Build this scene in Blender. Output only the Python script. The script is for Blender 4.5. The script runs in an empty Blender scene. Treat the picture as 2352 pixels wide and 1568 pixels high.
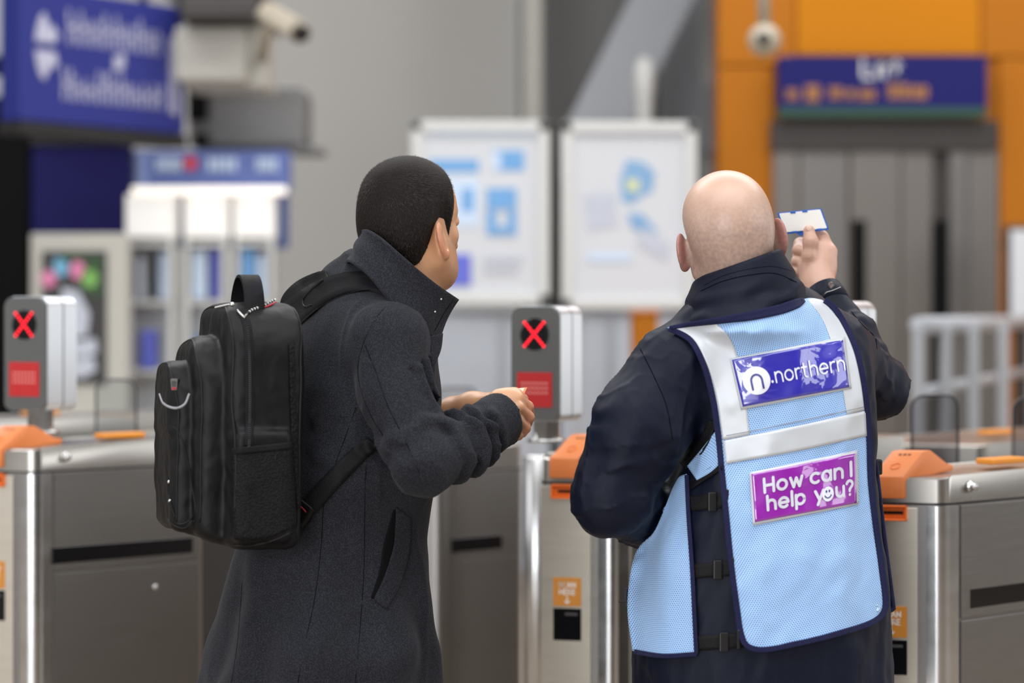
import bpy, bmesh, math, random
import numpy as np
from mathutils import Vector, Matrix
from mathutils.bvhtree import BVHTree

# ------------------------------------------------------------------ camera, light, exposure
SC = bpy.context.scene
COL = SC.collection
FPX, CX, HY, HC = 5553.0, 1176.0, 720.0, 1.42      # focal length in px, optical column, horizon row, eye height

cam_data = bpy.data.cameras.new('camera')
cam = bpy.data.objects.new('camera', cam_data); COL.objects.link(cam)
cam_data.sensor_width = 36.0
cam_data.lens = FPX * 36.0 / 2352.0
cam.location = (0, 0, HC)
cam.rotation_euler = (math.pi / 2, 0, 0)
cam_data.shift_y = -(784.0 - HY) / 2352.0
cam_data.clip_end = 200
cam_data.dof.use_dof = True
cam_data.dof.focus_distance = 4.42
cam_data.dof.aperture_fstop = 2.05
SC.camera = cam

world = bpy.data.worlds.new('world'); SC.world = world
world.use_nodes = True
_bg = world.node_tree.nodes['Background']
_bg.inputs[0].default_value = (0.80, 0.86, 0.95, 1)
_bg.inputs[1].default_value = 0.55


def area(name, loc, rot, sx, sy, power, color=(1, 1, 1)):
    l = bpy.data.lights.new(name, 'AREA'); l.shape = 'RECTANGLE'
    l.size, l.size_y, l.energy, l.color = sx, sy, power, color
    o = bpy.data.objects.new(name, l); COL.objects.link(o)
    o.location, o.rotation_euler = loc, rot
    return o


# roof glazing (daylight coming down), an unseen broad light behind the camera, shop-side windows
area('skylight_near', (0.0, 1.5, 6.85), (0, 0, 0), 9.0, 6.0, 540, (0.95, 0.97, 1.0))
area('skylight_far', (0.5, 10.0, 6.85), (0, 0, 0), 12.0, 5.0, 820, (0.97, 0.98, 1.0))
area('rear_fill_light', (-4.6, -7.6, 2.5), (math.radians(90), 0, 0), 7.2, 4.8, 900, (0.93, 0.96, 1.0))  # unseen light, lowered and widened to brighten the steel end faces
area('right_fill_light', (8.7, 1.5, 3.7), (0, math.radians(90), 0), 3.2, 8.0, 260, (0.95, 0.97, 1.0))  # added off-frame light to brighten the sides of the gate displays
area('far_right_fill_light', (8.7, 10.4, 2.4), (0, math.radians(90), 0), 4.0, 5.4, 105, (0.93, 0.97, 1.0))  # added so the aluminium display shells have something bright to reflect
area('side_window_light', (-7.8, 4.0, 3.4), (0, math.radians(-90), 0), 3.2, 5.0, 120, (0.95, 0.97, 1.0))

SC.view_settings.view_transform = 'Standard'
SC.view_settings.look = 'None'
SC.view_settings.gamma = 1.0
SC.view_settings.use_curve_mapping = False
SC.view_settings.exposure = 0.0
SC.cycles.use_denoising = True
SC.cycles.max_bounces = 8
SC.cycles.transparent_max_bounces = 12

# ------------------------------------------------------------------ helpers
R = math.radians
ORG = {}
rng = np.random.default_rng(7)
random.seed(7)


def W(px, py, Y):
    return np.array([(px - CX) / FPX * Y, Y, HC - (py - HY) / FPX * Y])


def link(o, parent=None):
    COL.objects.link(o)
    if parent is not None:
        o.parent = parent
    return o


def tag(o, label=None, cat=None, group=None, kind=None):
    if label: o['label'] = label
    if cat: o['category'] = cat
    if group: o['group'] = group
    if kind: o['kind'] = kind
    return o


def root(name, loc, label=None, cat=None, group=None, kind=None):
    o = bpy.data.objects.new(name, None); o.empty_display_size = 0.1
    o.location = tuple(loc); link(o)
    ORG[o.name] = np.array(loc, float)
    return tag(o, label, cat, group, kind)


def mk(name, verts, faces, mat, parent=None, smooth=False, uv=None, origin=None, mats=None, fmat=None, attrs=None):
    """one mesh object; verts are given in world space"""
    V = np.asarray(verts, float)
    po = ORG[parent.name] if parent is not None else np.zeros(3)
    if origin is None:
        if parent is not None:
            origin = po
        else:
            lo, hi = V.min(0), V.max(0)
            origin = np.array([(lo[0] + hi[0]) / 2, (lo[1] + hi[1]) / 2, lo[2]])
    origin = np.asarray(origin, float)
    me = bpy.data.meshes.new(name)
    me.from_pydata((V - origin).tolist(), [], [list(map(int, f)) for f in faces])
    if smooth:
        me.shade_smooth()
    me.validate()
    if mats:
        for m in mats: me.materials.append(m)
        if fmat is not None:
            me.polygons.foreach_set('material_index', np.asarray(fmat, np.int32))
    else:
        me.materials.append(mat)
    if uv is not None:
        lay = me.uv_layers.new(name='UVMap')
        li = np.zeros(len(me.loops), np.int32); me.loops.foreach_get('vertex_index', li)
        lay.data.foreach_set('uv', np.asarray(uv, np.float32)[li].ravel())
    if attrs:
        for k, a in attrs.items():
            at = me.attributes.new(k, 'FLOAT', 'POINT'); at.data.foreach_set('value', np.asarray(a, np.float32))
    me.update()
    o = bpy.data.objects.new(name, me)
    o.location = tuple(origin - po)
    link(o, parent)
    ORG[o.name] = origin
    return o


def bm_arrays(bm):
    bm.verts.index_update()
    V = np.array([v.co[:] for v in bm.verts]); F = [[v.index for v in f.verts] for f in bm.faces]
    bm.free()
    return V, F


def join(parts):
    V, F, n = [], [], 0
    for v, f in parts:
        V.append(np.asarray(v)); F += [[i + n for i in q] for q in f]; n += len(v)
    return np.vstack(V), F


def box(c, size, ax=None, bevel=0.0, seg=2):
    """bevelled box, centre c, full size, optional axes (rows = local x,y,z)"""
    bm = bmesh.new(); bmesh.ops.create_cube(bm, size=1.0)
    bmesh.ops.scale(bm, vec=Vector(size), verts=bm.verts)
    if bevel > 0:
        bmesh.ops.bevel(bm, geom=list(bm.edges), offset=bevel, segments=seg, profile=0.5, affect='EDGES')
    V, F = bm_arrays(bm)
    if ax is not None:
        V = V @ np.asarray(ax, float)
    return V + np.asarray(c, float), F


def box2(p0, p1, bevel=0.0, seg=2):
    p0, p1 = np.minimum(p0, p1), np.maximum(p0, p1)
    return box((p0 + p1) / 2, p1 - p0, None, bevel, seg)


def yawax(a):
    """axes for a thing whose local x runs along angle a in plan"""
    return np.array([[math.cos(a), math.sin(a), 0], [-math.sin(a), math.cos(a), 0], [0, 0, 1.0]])


def rounded_poly(pts, radii, seg=8):
    """2-D polygon (n,2) with rounded corners"""
    pts = [np.asarray(p, float) for p in pts]; n = len(pts); out = []
    for i in range(n):
        a, b, c = pts[i - 1], pts[i], pts[(i + 1) % n]; r = radii[i]
        if r <= 0: out.append(b); continue
        u = (a - b) / np.linalg.norm(a - b); v = (c - b) / np.linalg.norm(c - b)
        ang = math.acos(np.clip(u @ v, -1, 1)); t = r / math.tan(ang / 2)
        p, q = b + u * t, b + v * t
        bis = (u + v) / np.linalg.norm(u + v); ctr = b + bis * r / math.sin(ang / 2)
        a0 = math.atan2(*(p - ctr)[::-1]); a1 = math.atan2(*(q - ctr)[::-1])
        d = (a1 - a0 + math.pi) % (2 * math.pi) - math.pi
        for k in range(seg + 1):
            th = a0 + d * k / seg; out.append(ctr + r * np.array([math.cos(th), math.sin(th)]))
    return np.array(out)


def extrude(poly, z0, z1, frame=None):
    """prism of a 2-D polygon; frame = (origin, ex, ey, ez) maps (x,y,z)"""
    n = len(poly)
    V = np.vstack([np.c_[poly, np.full(n, z0)], np.c_[poly, np.full(n, z1)]])
    area2 = np.sum(poly[:, 0] * np.roll(poly[:, 1], -1) - np.roll(poly[:, 0], -1) * poly[:, 1])
    F = [[i, (i + 1) % n, (i + 1) % n + n, i + n] for i in range(n)] + [list(range(n))[::-1], list(range(n, 2 * n))]
    if area2 < 0: F = [f[::-1] for f in F]
    if frame is not None:
        o, ex, ey, ez = [np.asarray(q, float) for q in frame]
        if np.dot(np.cross(ex, ey), ez) < 0: F = [f[::-1] for f in F]
        V = o + V[:, :1] * ex + V[:, 1:2] * ey + V[:, 2:3] * ez
    return V, F


def catmull(P, n, closed=False):
    P = np.asarray(P, float)
    if len(P) == 2 and not closed:
        t = np.linspace(0, 1, n)[:, None]; return P[0] * (1 - t) + P[1] * t
    if closed: Q = np.vstack([P[-1], P, P[0], P[1]])
    else: Q = np.vstack([2 * P[0] - P[1], P, 2 * P[-1] - P[-2]])
    out = []
    m = len(Q) - 3
    for i in range(m):
        p0, p1, p2, p3 = Q[i:i + 4]
        d0, d1, d2 = [max(np.linalg.norm(b - a) ** .5, 1e-6) for a, b in ((p0, p1), (p1, p2), (p2, p3))]
        t = np.linspace(0, 1, 24, endpoint=False)[:, None]
        m1 = (p1 - p0) / d0 - (p2 - p0) / (d0 + d1) + (p2 - p1) / d1
        m2 = (p2 - p1) / d1 - (p3 - p1) / (d1 + d2) + (p3 - p2) / d2
        m1 *= d1; m2 *= d1
        out.append((2 * t ** 3 - 3 * t ** 2 + 1) * p1 + (t ** 3 - 2 * t ** 2 + t) * m1 + (-2 * t ** 3 + 3 * t ** 2) * p2 + (t ** 3 - t ** 2) * m2)
    C = np.vstack(out + [Q[-2:-1]])
    return resample(C, n)


def resample(C, n):
    C = np.asarray(C, float)
    s = np.r_[0, np.cumsum(np.linalg.norm(np.diff(C, axis=0), axis=1))]
    t = np.linspace(0, s[-1], n)
    return np.stack([np.interp(t, s, C[:, k]) for k in range(C.shape[1])], 1)


def tube(P, r, sides=8, closed=False, caps=True, flat=None):
    """tube along polyline; r scalar or array; flat=(k) squashes along the camera axis frame"""
    P = np.asarray(P, float); n = len(P); r = np.broadcast_to(np.asarray(r, float), (n,))
    T = np.gradient(P, axis=0)
    if closed: T = np.roll(P, -1, 0) - np.roll(P, 1, 0)
    T /= np.maximum(np.linalg.norm(T, axis=1, keepdims=True), 1e-9)
    up = np.array([0, 0, 1.0]) if abs(T[0] @ [0, 0, 1]) < .9 else np.array([0, 1.0, 0])
    N = np.cross(T[0], up); N /= np.linalg.norm(N); V = []
    for i in range(n):
        N = N - T[i] * (N @ T[i]); N /= max(np.linalg.norm(N), 1e-9); B = np.cross(T[i], N)
        a = np.linspace(0, 2 * math.pi, sides, endpoint=False)
        V.append(P[i] + r[i] * (np.cos(a)[:, None] * N + np.sin(a)[:, None] * B))
    V = np.vstack(V); F = []
    for i in range(n if closed else n - 1):
        j = (i + 1) % n
        for k in range(sides):
            l = (k + 1) % sides; F.append([i * sides + k, i * sides + l, j * sides + l, j * sides + k])
    if caps and not closed:
        F += [list(range(sides))[::-1], [(n - 1) * sides + k for k in range(sides)]]
    return V, F


def lathe(prof, c, axis=(0, 0, 1), seg=24):
    """prof: (r, h) pairs along axis"""
    axis = np.asarray(axis, float); axis /= np.linalg.norm(axis)
    u = np.cross(axis, [0, 0, 1.0] if abs(axis[2]) < .9 else [1.0, 0, 0]); u /= np.linalg.norm(u); v = np.cross(axis, u)
    V, F = [], []
    for (r, h) in prof:
        for k in range(seg):
            a = 2 * math.pi * k / seg; V.append(np.asarray(c) + axis * h + max(r, 1e-5) * (math.cos(a) * u + math.sin(a) * v))
    for i in range(len(prof) - 1):
        for k in range(seg):
            l = (k + 1) % seg; F.append([i * seg + k, i * seg + l, (i + 1) * seg + l, (i + 1) * seg + k])
    F += [list(range(seg))[::-1], [(len(prof) - 1) * seg + k for k in range(seg)]]
    return np.array(V), F


# ---- signed-distance modelling ------------------------------------------------
def nz(P, f, seed=0, oct=3):
    """cheap smooth noise, about -1..1, base frequency f (1/m)"""
    g = np.random.default_rng(seed); out = np.zeros(len(P)); amp = 1.0; tot = 0
    for o in range(oct):
        for k in range(4):
            d = g.normal(size=3); d /= np.linalg.norm(d); ph = g.uniform(0, 6.28)
            e = g.normal(size=3); e /= np.linalg.norm(e)
            out += amp * np.sin(6.283 * f * (P @ d) + ph + 1.6 * np.sin(6.283 * f * .6 * (P @ e) + ph * 2))
        tot += amp * 2.0; amp *= .5; f *= 2.03
    return out / tot


def nzm(P, d, f, seed=0, oct=3, tol=.035):
    """nz, evaluated only close to the surface"""
    out = np.zeros(len(P)); m = np.abs(d) < tol
    if m.any(): out[m] = nz(P[m], f, seed, oct)
    return out


def ridge(P, d, f, seed, p=4):
    """sharp crease lines (0..1) close to the surface"""
    return np.where(np.abs(d) < .035, (1 - np.clip(np.abs(nzm(P, d, f, seed, 1)) * 1.6, 0, 1)) ** p, 0)


def smin(a, b, k):
    h = np.clip(.5 + .5 * (b - a) / k, 0, 1)
    return b * (1 - h) + a * h - k * h * (1 - h)


def smax(a, b, k): return -smin(-a, -b, k)


def cone(P, a, b, ra, rb):
    a = np.asarray(a, float); ab = np.asarray(b, float) - a
    t = np.clip((P - a) @ ab / (ab @ ab), 0, 1)
    return np.linalg.norm(P - a - t[:, None] * ab, axis=1) - (ra + (rb - ra) * t)


def chain(P, pts, rad, k=.008):
    d = None
    for i in range(len(pts) - 1):
        e = cone(P, pts[i], pts[i + 1], rad[i], rad[i + 1]); d = e if d is None else smin(d, e, k)
    return d


def ell(P, c, r, M=None):
    Q = P - np.asarray(c, float)
    if M is not None: Q = Q @ np.asarray(M, float)
    r = np.asarray(r, float); k0 = np.linalg.norm(Q / r, axis=1); k1 = np.linalg.norm(Q / r ** 2, axis=1)
    return np.where(k1 > 1e-9, k0 * (k0 - 1) / np.maximum(k1, 1e-9), -r.min())


def rbox(P, c, half, rad, M=None):
    Q = P - np.asarray(c, float)
    if M is not None: Q = Q @ np.asarray(M, float)
    q = np.abs(Q) - (np.asarray(half, float) - rad)
    return np.linalg.norm(np.maximum(q, 0), axis=1) + np.minimum(q.max(1), 0) - rad


def stack(P, rows, yaw, n=2.3):
    """rows (z, cx, cy, a, b): stacked super-ellipses; yaw = angle in plan of the a axis"""
    rows = np.array(sorted(rows)); zz = np.linspace(rows[0, 0], rows[-1, 0], 160)
    sm = catmull(rows, 400); o = np.argsort(sm[:, 0]); sm = sm[o]
    G = [np.interp(zz, sm[:, 0], sm[:, j]) for j in range(1, 5)]
    z = P[:, 2]; cx, cy, a, b = [np.interp(z, zz, g) for g in G]
    dx, dy = P[:, 0] - cx, P[:, 1] - cy
    lx = dx * math.cos(yaw) + dy * math.sin(yaw); ly = -dx * math.sin(yaw) + dy * math.cos(yaw)
    q = (np.abs(lx / a) ** n + np.abs(ly / b) ** n) ** (1 / n)
    d = (q - 1) * np.minimum(a, b) * .95
    return np.maximum(d, np.maximum(z - rows[-1, 0], rows[0, 0] - z))


def sdf_mesh(fn, lo, hi, h, margin=1.5):
    """sparse surface nets of fn<0 in the box lo..hi with cell h"""
    lo = np.asarray(lo, float); hi = np.asarray(hi, float); B = 4
    nb = np.ceil((hi - lo) / (h * B)).astype(int); n = nb * B + 1
    gx, gy, gz = [np.arange(nb[k]) for k in range(3)]
    C = np.stack(np.meshgrid(gx, gy, gz, indexing='ij'), -1).reshape(-1, 3)
    ctr = lo + (C + .5) * (h * B)
    dc = fn(ctr)
    act = np.abs(dc) < h * B * margin
    A = C[act]
    f = np.full(n, 1e3, np.float32)
    sgn = np.where(dc < 0, -1e3, 1e3).reshape(nb)
    f[:-1, :-1, :-1] = np.repeat(np.repeat(np.repeat(sgn, B, 0), B, 1), B, 2)
    mask = np.zeros(n, bool)
    off = np.stack(np.meshgrid(*[np.arange(B + 1)] * 3, indexing='ij'), -1).reshape(-1, 3)
    for o in off:
        I = A * B + o; mask[I[:, 0], I[:, 1], I[:, 2]] = True
    I = np.argwhere(mask)
    vals = np.empty(len(I), np.float32); step = 400000
    for s in range(0, len(I), step):
        vals[s:s + step] = fn(lo + I[s:s + step] * h)
    f[mask] = vals
    s = f < 0
    cells = np.zeros(n - 1, np.int8)
    for o in np.ndindex(2, 2, 2):
        cells += s[o[0]:n[0] - 1 + o[0], o[1]:n[1] - 1 + o[1], o[2]:n[2] - 1 + o[2]]
    ac = np.argwhere((cells > 0) & (cells < 8))
    idx = np.full(n - 1, -1, np.int64); idx[ac[:, 0], ac[:, 1], ac[:, 2]] = np.arange(len(ac))
    pos = np.zeros((len(ac), 3)); cnt = np.zeros(len(ac))
    cor = [np.array(o) for o in np.ndindex(2, 2, 2)]
    for i in range(8):
        for j in range(i + 1, 8):
            if np.abs(cor[i] - cor[j]).sum() != 1: continue
            a = f[tuple((ac + cor[i]).T)]; b = f[tuple((ac + cor[j]).T)]
            m = (a < 0) != (b < 0)
            t = np.where(m, a / np.where(m, a - b, 1), 0)
            t = np.clip(t, 0.02, .98)
            pos[m] += (cor[i] + t[:, None] * (cor[j] - cor[i]))[m]; cnt[m] += 1
    V = lo + (ac + pos / cnt[:, None]) * h
    F = []
    for ax in range(3):
        u, v = (ax + 1) % 3, (ax + 2) % 3
        sl0 = [slice(1, n[k] - 1) for k in range(3)]; sl0[ax] = slice(0, n[ax] - 1)
        sl1 = list(sl0); sl1[ax] = slice(1, n[ax])
        a = s[tuple(sl0)]; b = s[tuple(sl1)]
        for (flag, m) in ((0, a & ~b), (1, ~a & b)):
            E = np.argwhere(m)
            if len(E) == 0: continue
            st = np.ones(3, int); st[ax] = 0; E = E + st
            du = np.zeros(3, int); du[u] = 1; dv = np.zeros(3, int); dv[v] = 1
            q = [idx[tuple((E - o).T)] for o in (du + dv, dv, np.zeros(3, int), du)]
            Q = np.stack(q if flag == 0 else q[::-1], 1)
            F.append(Q)
    F = np.vstack(F); F = F[(F >= 0).all(1)]
    return V, F


def relax(V, F, it=2, lam=.5):
    """light laplacian smoothing of a quad mesh"""
    F = np.asarray(F); V = V.copy(); n = len(V)
    E = np.vstack([F[:, [i, (i + 1) % F.shape[1]]] for i in range(F.shape[1])]); 
    for _ in range(it):
        S = np.zeros((n, 3)); c = np.zeros(n)
        for a, b in ((0, 1), (1, 0)):
            for k in range(3): S[:, k] += np.bincount(E[:, a], V[E[:, b], k], n)
            c += np.bincount(E[:, a], minlength=n)
        V += lam * (S / np.maximum(c, 1)[:, None] - V)
    return V


def bvh_of(*VF):
    V, F = join([(v, [list(map(int, q)) for q in f]) for v, f in VF])
    return BVHTree.FromPolygons([tuple(p) for p in V], F)


def cast(bvh, px, py):
    d = Vector(((px - CX) / FPX, 1.0, -(py - HY) / FPX)); L = d.length
    hit = bvh.ray_cast(Vector((0, 0, HC)), d / L)
    return hit[3] / L if hit[0] is not None else float('nan')


def fill_nan(D):
    D = D.copy()
    for _ in range(200):
        m = np.isnan(D)
        if not m.any(): break
        P = np.pad(D, 1, constant_values=np.nan)
        nb = np.stack([P[:-2, 1:-1], P[2:, 1:-1], P[1:-1, :-2], P[1:-1, 2:]])
        with np.errstate(all='ignore'):
            import warnings; warnings.simplefilter('ignore'); av = np.nanmean(nb, 0)
        D[m] = av[m]
    return D


def coons(top, bot, left, right, nu, nv, smooth=True):
    rs = catmull if smooth else resample
    t, b, l, r = rs(top, nu), rs(bot, nu), rs(left, nv), rs(right, nv)
    u = np.linspace(0, 1, nu)[None, :, None]; v = np.linspace(0, 1, nv)[:, None, None]
    S = (1 - v) * t[None] + v * b[None] + (1 - u) * l[:, None] + u * r[:, None]
    return S - ((1 - u) * (1 - v) * t[0] + u * (1 - v) * t[-1] + (1 - u) * v * b[0] + u * v * b[-1])


def drape(bvh, G, off=.004, it=6, hug=True, maxrise=.03):
    """px grid (nv,nu,2) -> world grid lying on the surface bvh, bridging hollows"""
    nv, nu = G.shape[:2]
    D = np.array([[cast(bvh, *G[j, i]) for i in range(nu)] for j in range(nv)]); D = fill_nan(D)
    S = D.copy()
    for _ in range(it):
        P = np.pad(S, 1, mode='edge'); S = (P[:-2, 1:-1] + P[2:, 1:-1] + P[1:-1, :-2] + P[1:-1, 2:] + 2 * S) / 6
        if hug: S = np.clip(S, D - maxrise, D)
    S = S - off
    X = (G[..., 0] - CX) / FPX * S; Z = HC - (G[..., 1] - HY) / FPX * S
    return np.stack([X, S, Z], -1)


def sheet(Gw, th=.003):
    """closed thin cloth from a world grid (outer face first)"""
    nv, nu = Gw.shape[:2]
    du = np.gradient(Gw, axis=1); dv = np.gradient(Gw, axis=0); N = np.cross(du, dv)
    N /= np.maximum(np.linalg.norm(N, axis=-1, keepdims=True), 1e-9)
    Bk = Gw - N * th * np.sign(-np.mean(N[..., 1]) or 1)
    V = np.vstack([Gw.reshape(-1, 3), Bk.reshape(-1, 3)]); n = nu * nv; F = []
    fl = np.mean(N[..., 1]) < 0
    for j in range(nv - 1):
        for i in range(nu - 1):
            a = j * nu + i; q = [a, a + 1, a + 1 + nu, a + nu]
            F += [q, [k + n for k in q[::-1]]]
    rim = [i for i in range(nu)] + [j * nu + nu - 1 for j in range(1, nv)] + [(nv - 1) * nu + i for i in range(nu - 2, -1, -1)] + [j * nu for j in range(nv - 2, 0, -1)]
    for a, b in zip(rim, rim[1:] + rim[:1]): F.append([b, a, a + n, b + n])
    if not fl: F = [f[::-1] for f in F]
    return V, F


def grid_uv(Gw):
    nv, nu = Gw.shape[:2]
    su = np.r_[0, np.cumsum(np.linalg.norm(np.diff(Gw[nv // 2], axis=0), axis=1))]
    sv = np.r_[0, np.cumsum(np.linalg.norm(np.diff(Gw[:, nu // 2], axis=0), axis=1))]
    U, Vv = np.meshgrid(su, -sv)
    q = np.stack([U, Vv], -1).reshape(-1, 2)
    return np.vstack([q, q])


def ribbon_px(pts, w, n=40):
    """px polyline -> px grid (2+ columns) of width w (scalar or per-point)"""
    P = np.asarray(pts, float)
    if np.ndim(w): 
        Q = catmull(np.c_[P, np.asarray(w, float)], n); w = Q[:, 2]; Q = Q[:, :2]
    else: Q = catmull(P, n); w = np.full(n, float(w))
    T = np.gradient(Q, axis=0); T /= np.linalg.norm(T, axis=1, keepdims=True)
    N = np.c_[-T[:, 1], T[:, 0]]
    t = np.linspace(-.5, .5, 5)
    return Q[:, None] + N[:, None] * (t[None, :] * w[:, None])[..., None]


def line_on(bvh, pts, n=40, off=0.0, it=2):
    Q = catmull(pts, n)
    D = fill_nan(np.array([[cast(bvh, *q) for q in Q]]))[0]
    for _ in range(it):
        D[1:-1] = (D[:-2] + 2 * D[1:-1] + D[2:]) / 4
    D = D - off
    return np.stack([(Q[:, 0] - CX) / FPX * D, D, HC - (Q[:, 1] - HY) / FPX * D], 1)


# ---- stroke lettering ---------------------------------------------------------
def arc(cx, cy, rx, ry, a0, a1, n=14):
    a = np.radians(np.linspace(a0, a1, n)); return [(cx + rx * math.cos(t), cy + ry * math.sin(t)) for t in a]


GLY = {
 'n': (.42, [[(0, 0), (0, .5)], arc(.21, .29, .21, .21, 180, 0) + [(.42, 0)]]),
 'o': (.5, [arc(.25, .25, .25, .25, 0, 360, 24)]),
 'r': (.26, [[(0, 0), (0, .5)], arc(.2, .29, .2, .21, 180, 70)]),
 't': (.3, [[(.1, .68), (.1, .14)] + arc(.24, .14, .14, .14, 180, 275), [(-.04, .5), (.26, .5)]]),
 'h': (.42, [[(0, 0), (0, .74)], arc(.21, .29, .21, .21, 180, 0) + [(.42, 0)]]),
 'e': (.5, [[(.02, .25), (.5, .25)] + arc(.25, .25, .25, .25, 0, 315, 22)]),
 'H': (.5, [[(0, 0), (0, .72)], [(.5, 0), (.5, .72)], [(0, .36), (.5, .36)]]),
 'w': (.64, [[(0, .5), (.16, 0), (.32, .46), (.48, 0), (.64, .5)]]),
 'c': (.42, [arc(.25, .25, .25, .25, 50, 310, 20)]),
 'a': (.46, [arc(.23, .25, .23, .25, 0, 360, 22), [(.46, .5), (.46, 0)]]),
 'I': (0.0, [[(0, 0), (0, .72)]]),
 'l': (0.0, [[(0, 0), (0, .74)]]),
 'p': (.46, [[(0, .5), (0, -.22)], arc(.23, .25, .23, .25, 0, 360, 22)]),
 'y': (.44, [[(0, .5), (.22, .02)], [(.44, .5), (.12, -.22)]]),
 'u': (.42, [[(0, .5), (0, .21)] + arc(.21, .21, .21, .21, 180, 360) , [(.42, .5), (.42, 0)]]),
 '?': (.36, [arc(.18, .54, .18, .18, 165, -60) + [(.18, .28), (.18, .2)], [(.18, .0), (.18, .01)]]),
 'S': (.4, [arc(.2, .54, .19, .18, 40, 250, 14) + arc(.2, .18, .2, .18, 70, -140, 14)]),
 'C': (.46, [arc(.3, .36, .3, .36, 50, 310, 20)]),
 'A': (.5, [[(0, 0), (.25, .72), (.5, 0)], [(.1, .24), (.4, .24)]]),
 'N': (.5, [[(0, 0), (0, .72), (.5, 0), (.5, .72)]]),
 'E': (.38, [[(.38, .72), (0, .72), (0, 0), (.38, 0)], [(0, .37), (.33, .37)]]),
 'R': (.42, [[(0, 0), (0, .72), (.2, .72)] + arc(.2, .53, .2, .19, 90, -90, 10) + [(0, .34)], [(.2, .34), (.42, 0)]]),
 'L': (.36, [[(0, .72), (0, 0), (.36, 0)]]),
 'i': (0.0, [[(0, 0), (0, .5)], [(0, .68), (0, .69)]]),
 'f': (.26, [[(.1, 0), (.1, .58)] + arc(.24, .58, .14, .14, 180, 80), [(-.04, .46), (.24, .46)]]),
}


def stroke2d(line, w, cap=6):
    """flat rounded stroke -> 2-D verts, faces (fan quads)"""
    L = np.asarray(line, float)
    keep = [0] + [i for i in range(1, len(L)) if np.linalg.norm(L[i] - L[i - 1]) > 1e-6]; L = L[keep]
    V, F = [], []
    closed = len(L) > 3 and np.linalg.norm(L[0] - L[-1]) < 1e-6
    # joints as discs, spans as quads (all on the same plane, same colour)
    T = np.gradient(L, axis=0)
    for i in range(len(L) - 1):
        d = L[i + 1] - L[i]; d /= np.linalg.norm(d); nrm = np.array([-d[1], d[0]]) * w / 2; b = len(V)
        V += [L[i] + nrm, L[i] - nrm, L[i + 1] - nrm, L[i + 1] + nrm]; F.append([b, b + 1, b + 2, b + 3])
    ends = range(len(L))
    for i in ends:
        if 0 < i < len(L) - 1 and not closed:
            d0 = L[i] - L[i - 1]; d1 = L[i + 1] - L[i]
            if abs(d0[0] * d1[1] - d0[1] * d1[0]) < .25 * np.linalg.norm(d0) * np.linalg.norm(d1): 
                pass
        b = len(V); k = 10
        V += [L[i] + w / 2 * np.array([math.cos(6.283 * q / k), math.sin(6.283 * q / k)]) for q in range(k)]
        F.append([b + q for q in range(k)])
    return np.array(V), F


def text2d(s, w, gap=.16, space=.34, size=1.0):
    """-> 2-D verts, faces, total width; stroke weight w in em"""
    parts = []; x = 0.0
    for ch in s:
        if ch == ' ': x += space; continue
        gw, lines = GLY[ch]
        for ln in lines:
            v, f = stroke2d(np.asarray(ln) + [x, 0], w); parts.append((v, f))
        x += gw + gap
    V, F = join(parts)
    return V * size, F, (x - gap) * size


def flat_on(V2, F, o, ex, ey, off=(0, 0, 0)):
    """2-D lettering onto a plane"""
    o, ex, ey = [np.asarray(q, float) for q in (o, ex, ey)]
    return o + V2[:, :1] * ex + V2[:, 1:2] * ey + np.asarray(off, float), F
# ------------------------------------------------------------------ materials
def srgb(r, g, b):
    f = lambda c: (c / 255 / 12.92) if c / 255 <= .04045 else ((c / 255 + .055) / 1.055) ** 2.4
    return (f(r), f(g), f(b), 1.0)


def new_mat(name):
    m = bpy.data.materials.new(name); m.use_nodes = True
    nt = m.node_tree; b = nt.nodes['Principled BSDF']
    return m, nt, b


def plain(name, col, rough=.5, metal=0.0, var=.08, scale=6.0, bump=0.0, bscale=200.0, spec=.5, coat=0.0, emis=0.0, aniso=0.0, sheen=0.0, stretch=(1, 1, 1), sss=0.0):
    """Principled with soft noise variation in colour and optional bump"""
    m, nt, b = new_mat(name); N, L = nt.nodes, nt.links
    tc = N.new('ShaderNodeTexCoord'); mp = N.new('ShaderNodeMapping'); mp.inputs['Scale'].default_value = stretch
    L.new(tc.outputs['Object'], mp.inputs['Vector'])
    no = N.new('ShaderNodeTexNoise'); no.inputs['Scale'].default_value = scale; no.inputs['Detail'].default_value = 4
    L.new(mp.outputs['Vector'], no.inputs['Vector'])
    mx = N.new('ShaderNodeMix'); mx.data_type = 'RGBA'
    c = np.array(col[:3])
    mx.inputs['A'].default_value = (*(c * (1 - var)), 1); mx.inputs['B'].default_value = (*np.minimum(c * (1 + var), 1), 1)
    L.new(no.outputs['Fac'], mx.inputs['Factor']); L.new(mx.outputs['Result'], b.inputs['Base Color'])
    b.inputs['Roughness'].default_value = rough; b.inputs['Metallic'].default_value = metal
    b.inputs['Specular IOR Level'].default_value = spec; b.inputs['Coat Weight'].default_value = coat
    b.inputs['Anisotropic'].default_value = aniso; b.inputs['Sheen Weight'].default_value = sheen
    b.inputs['Subsurface Weight'].default_value = sss
    if emis > 0:
        b.inputs['Emission Color'].default_value = col; b.inputs['Emission Strength'].default_value = emis
    if bump > 0:
        n2 = N.new('ShaderNodeTexNoise'); n2.inputs['Scale'].default_value = bscale; n2.inputs['Detail'].default_value = 3
        L.new(mp.outputs['Vector'], n2.inputs['Vector'])
        bp = N.new('ShaderNodeBump'); bp.inputs['Strength'].default_value = bump; bp.inputs['Distance'].default_value = .002
        L.new(n2.outputs['Fac'], bp.inputs['Height']); L.new(bp.outputs['Normal'], b.inputs['Normal'])
    return m


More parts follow.
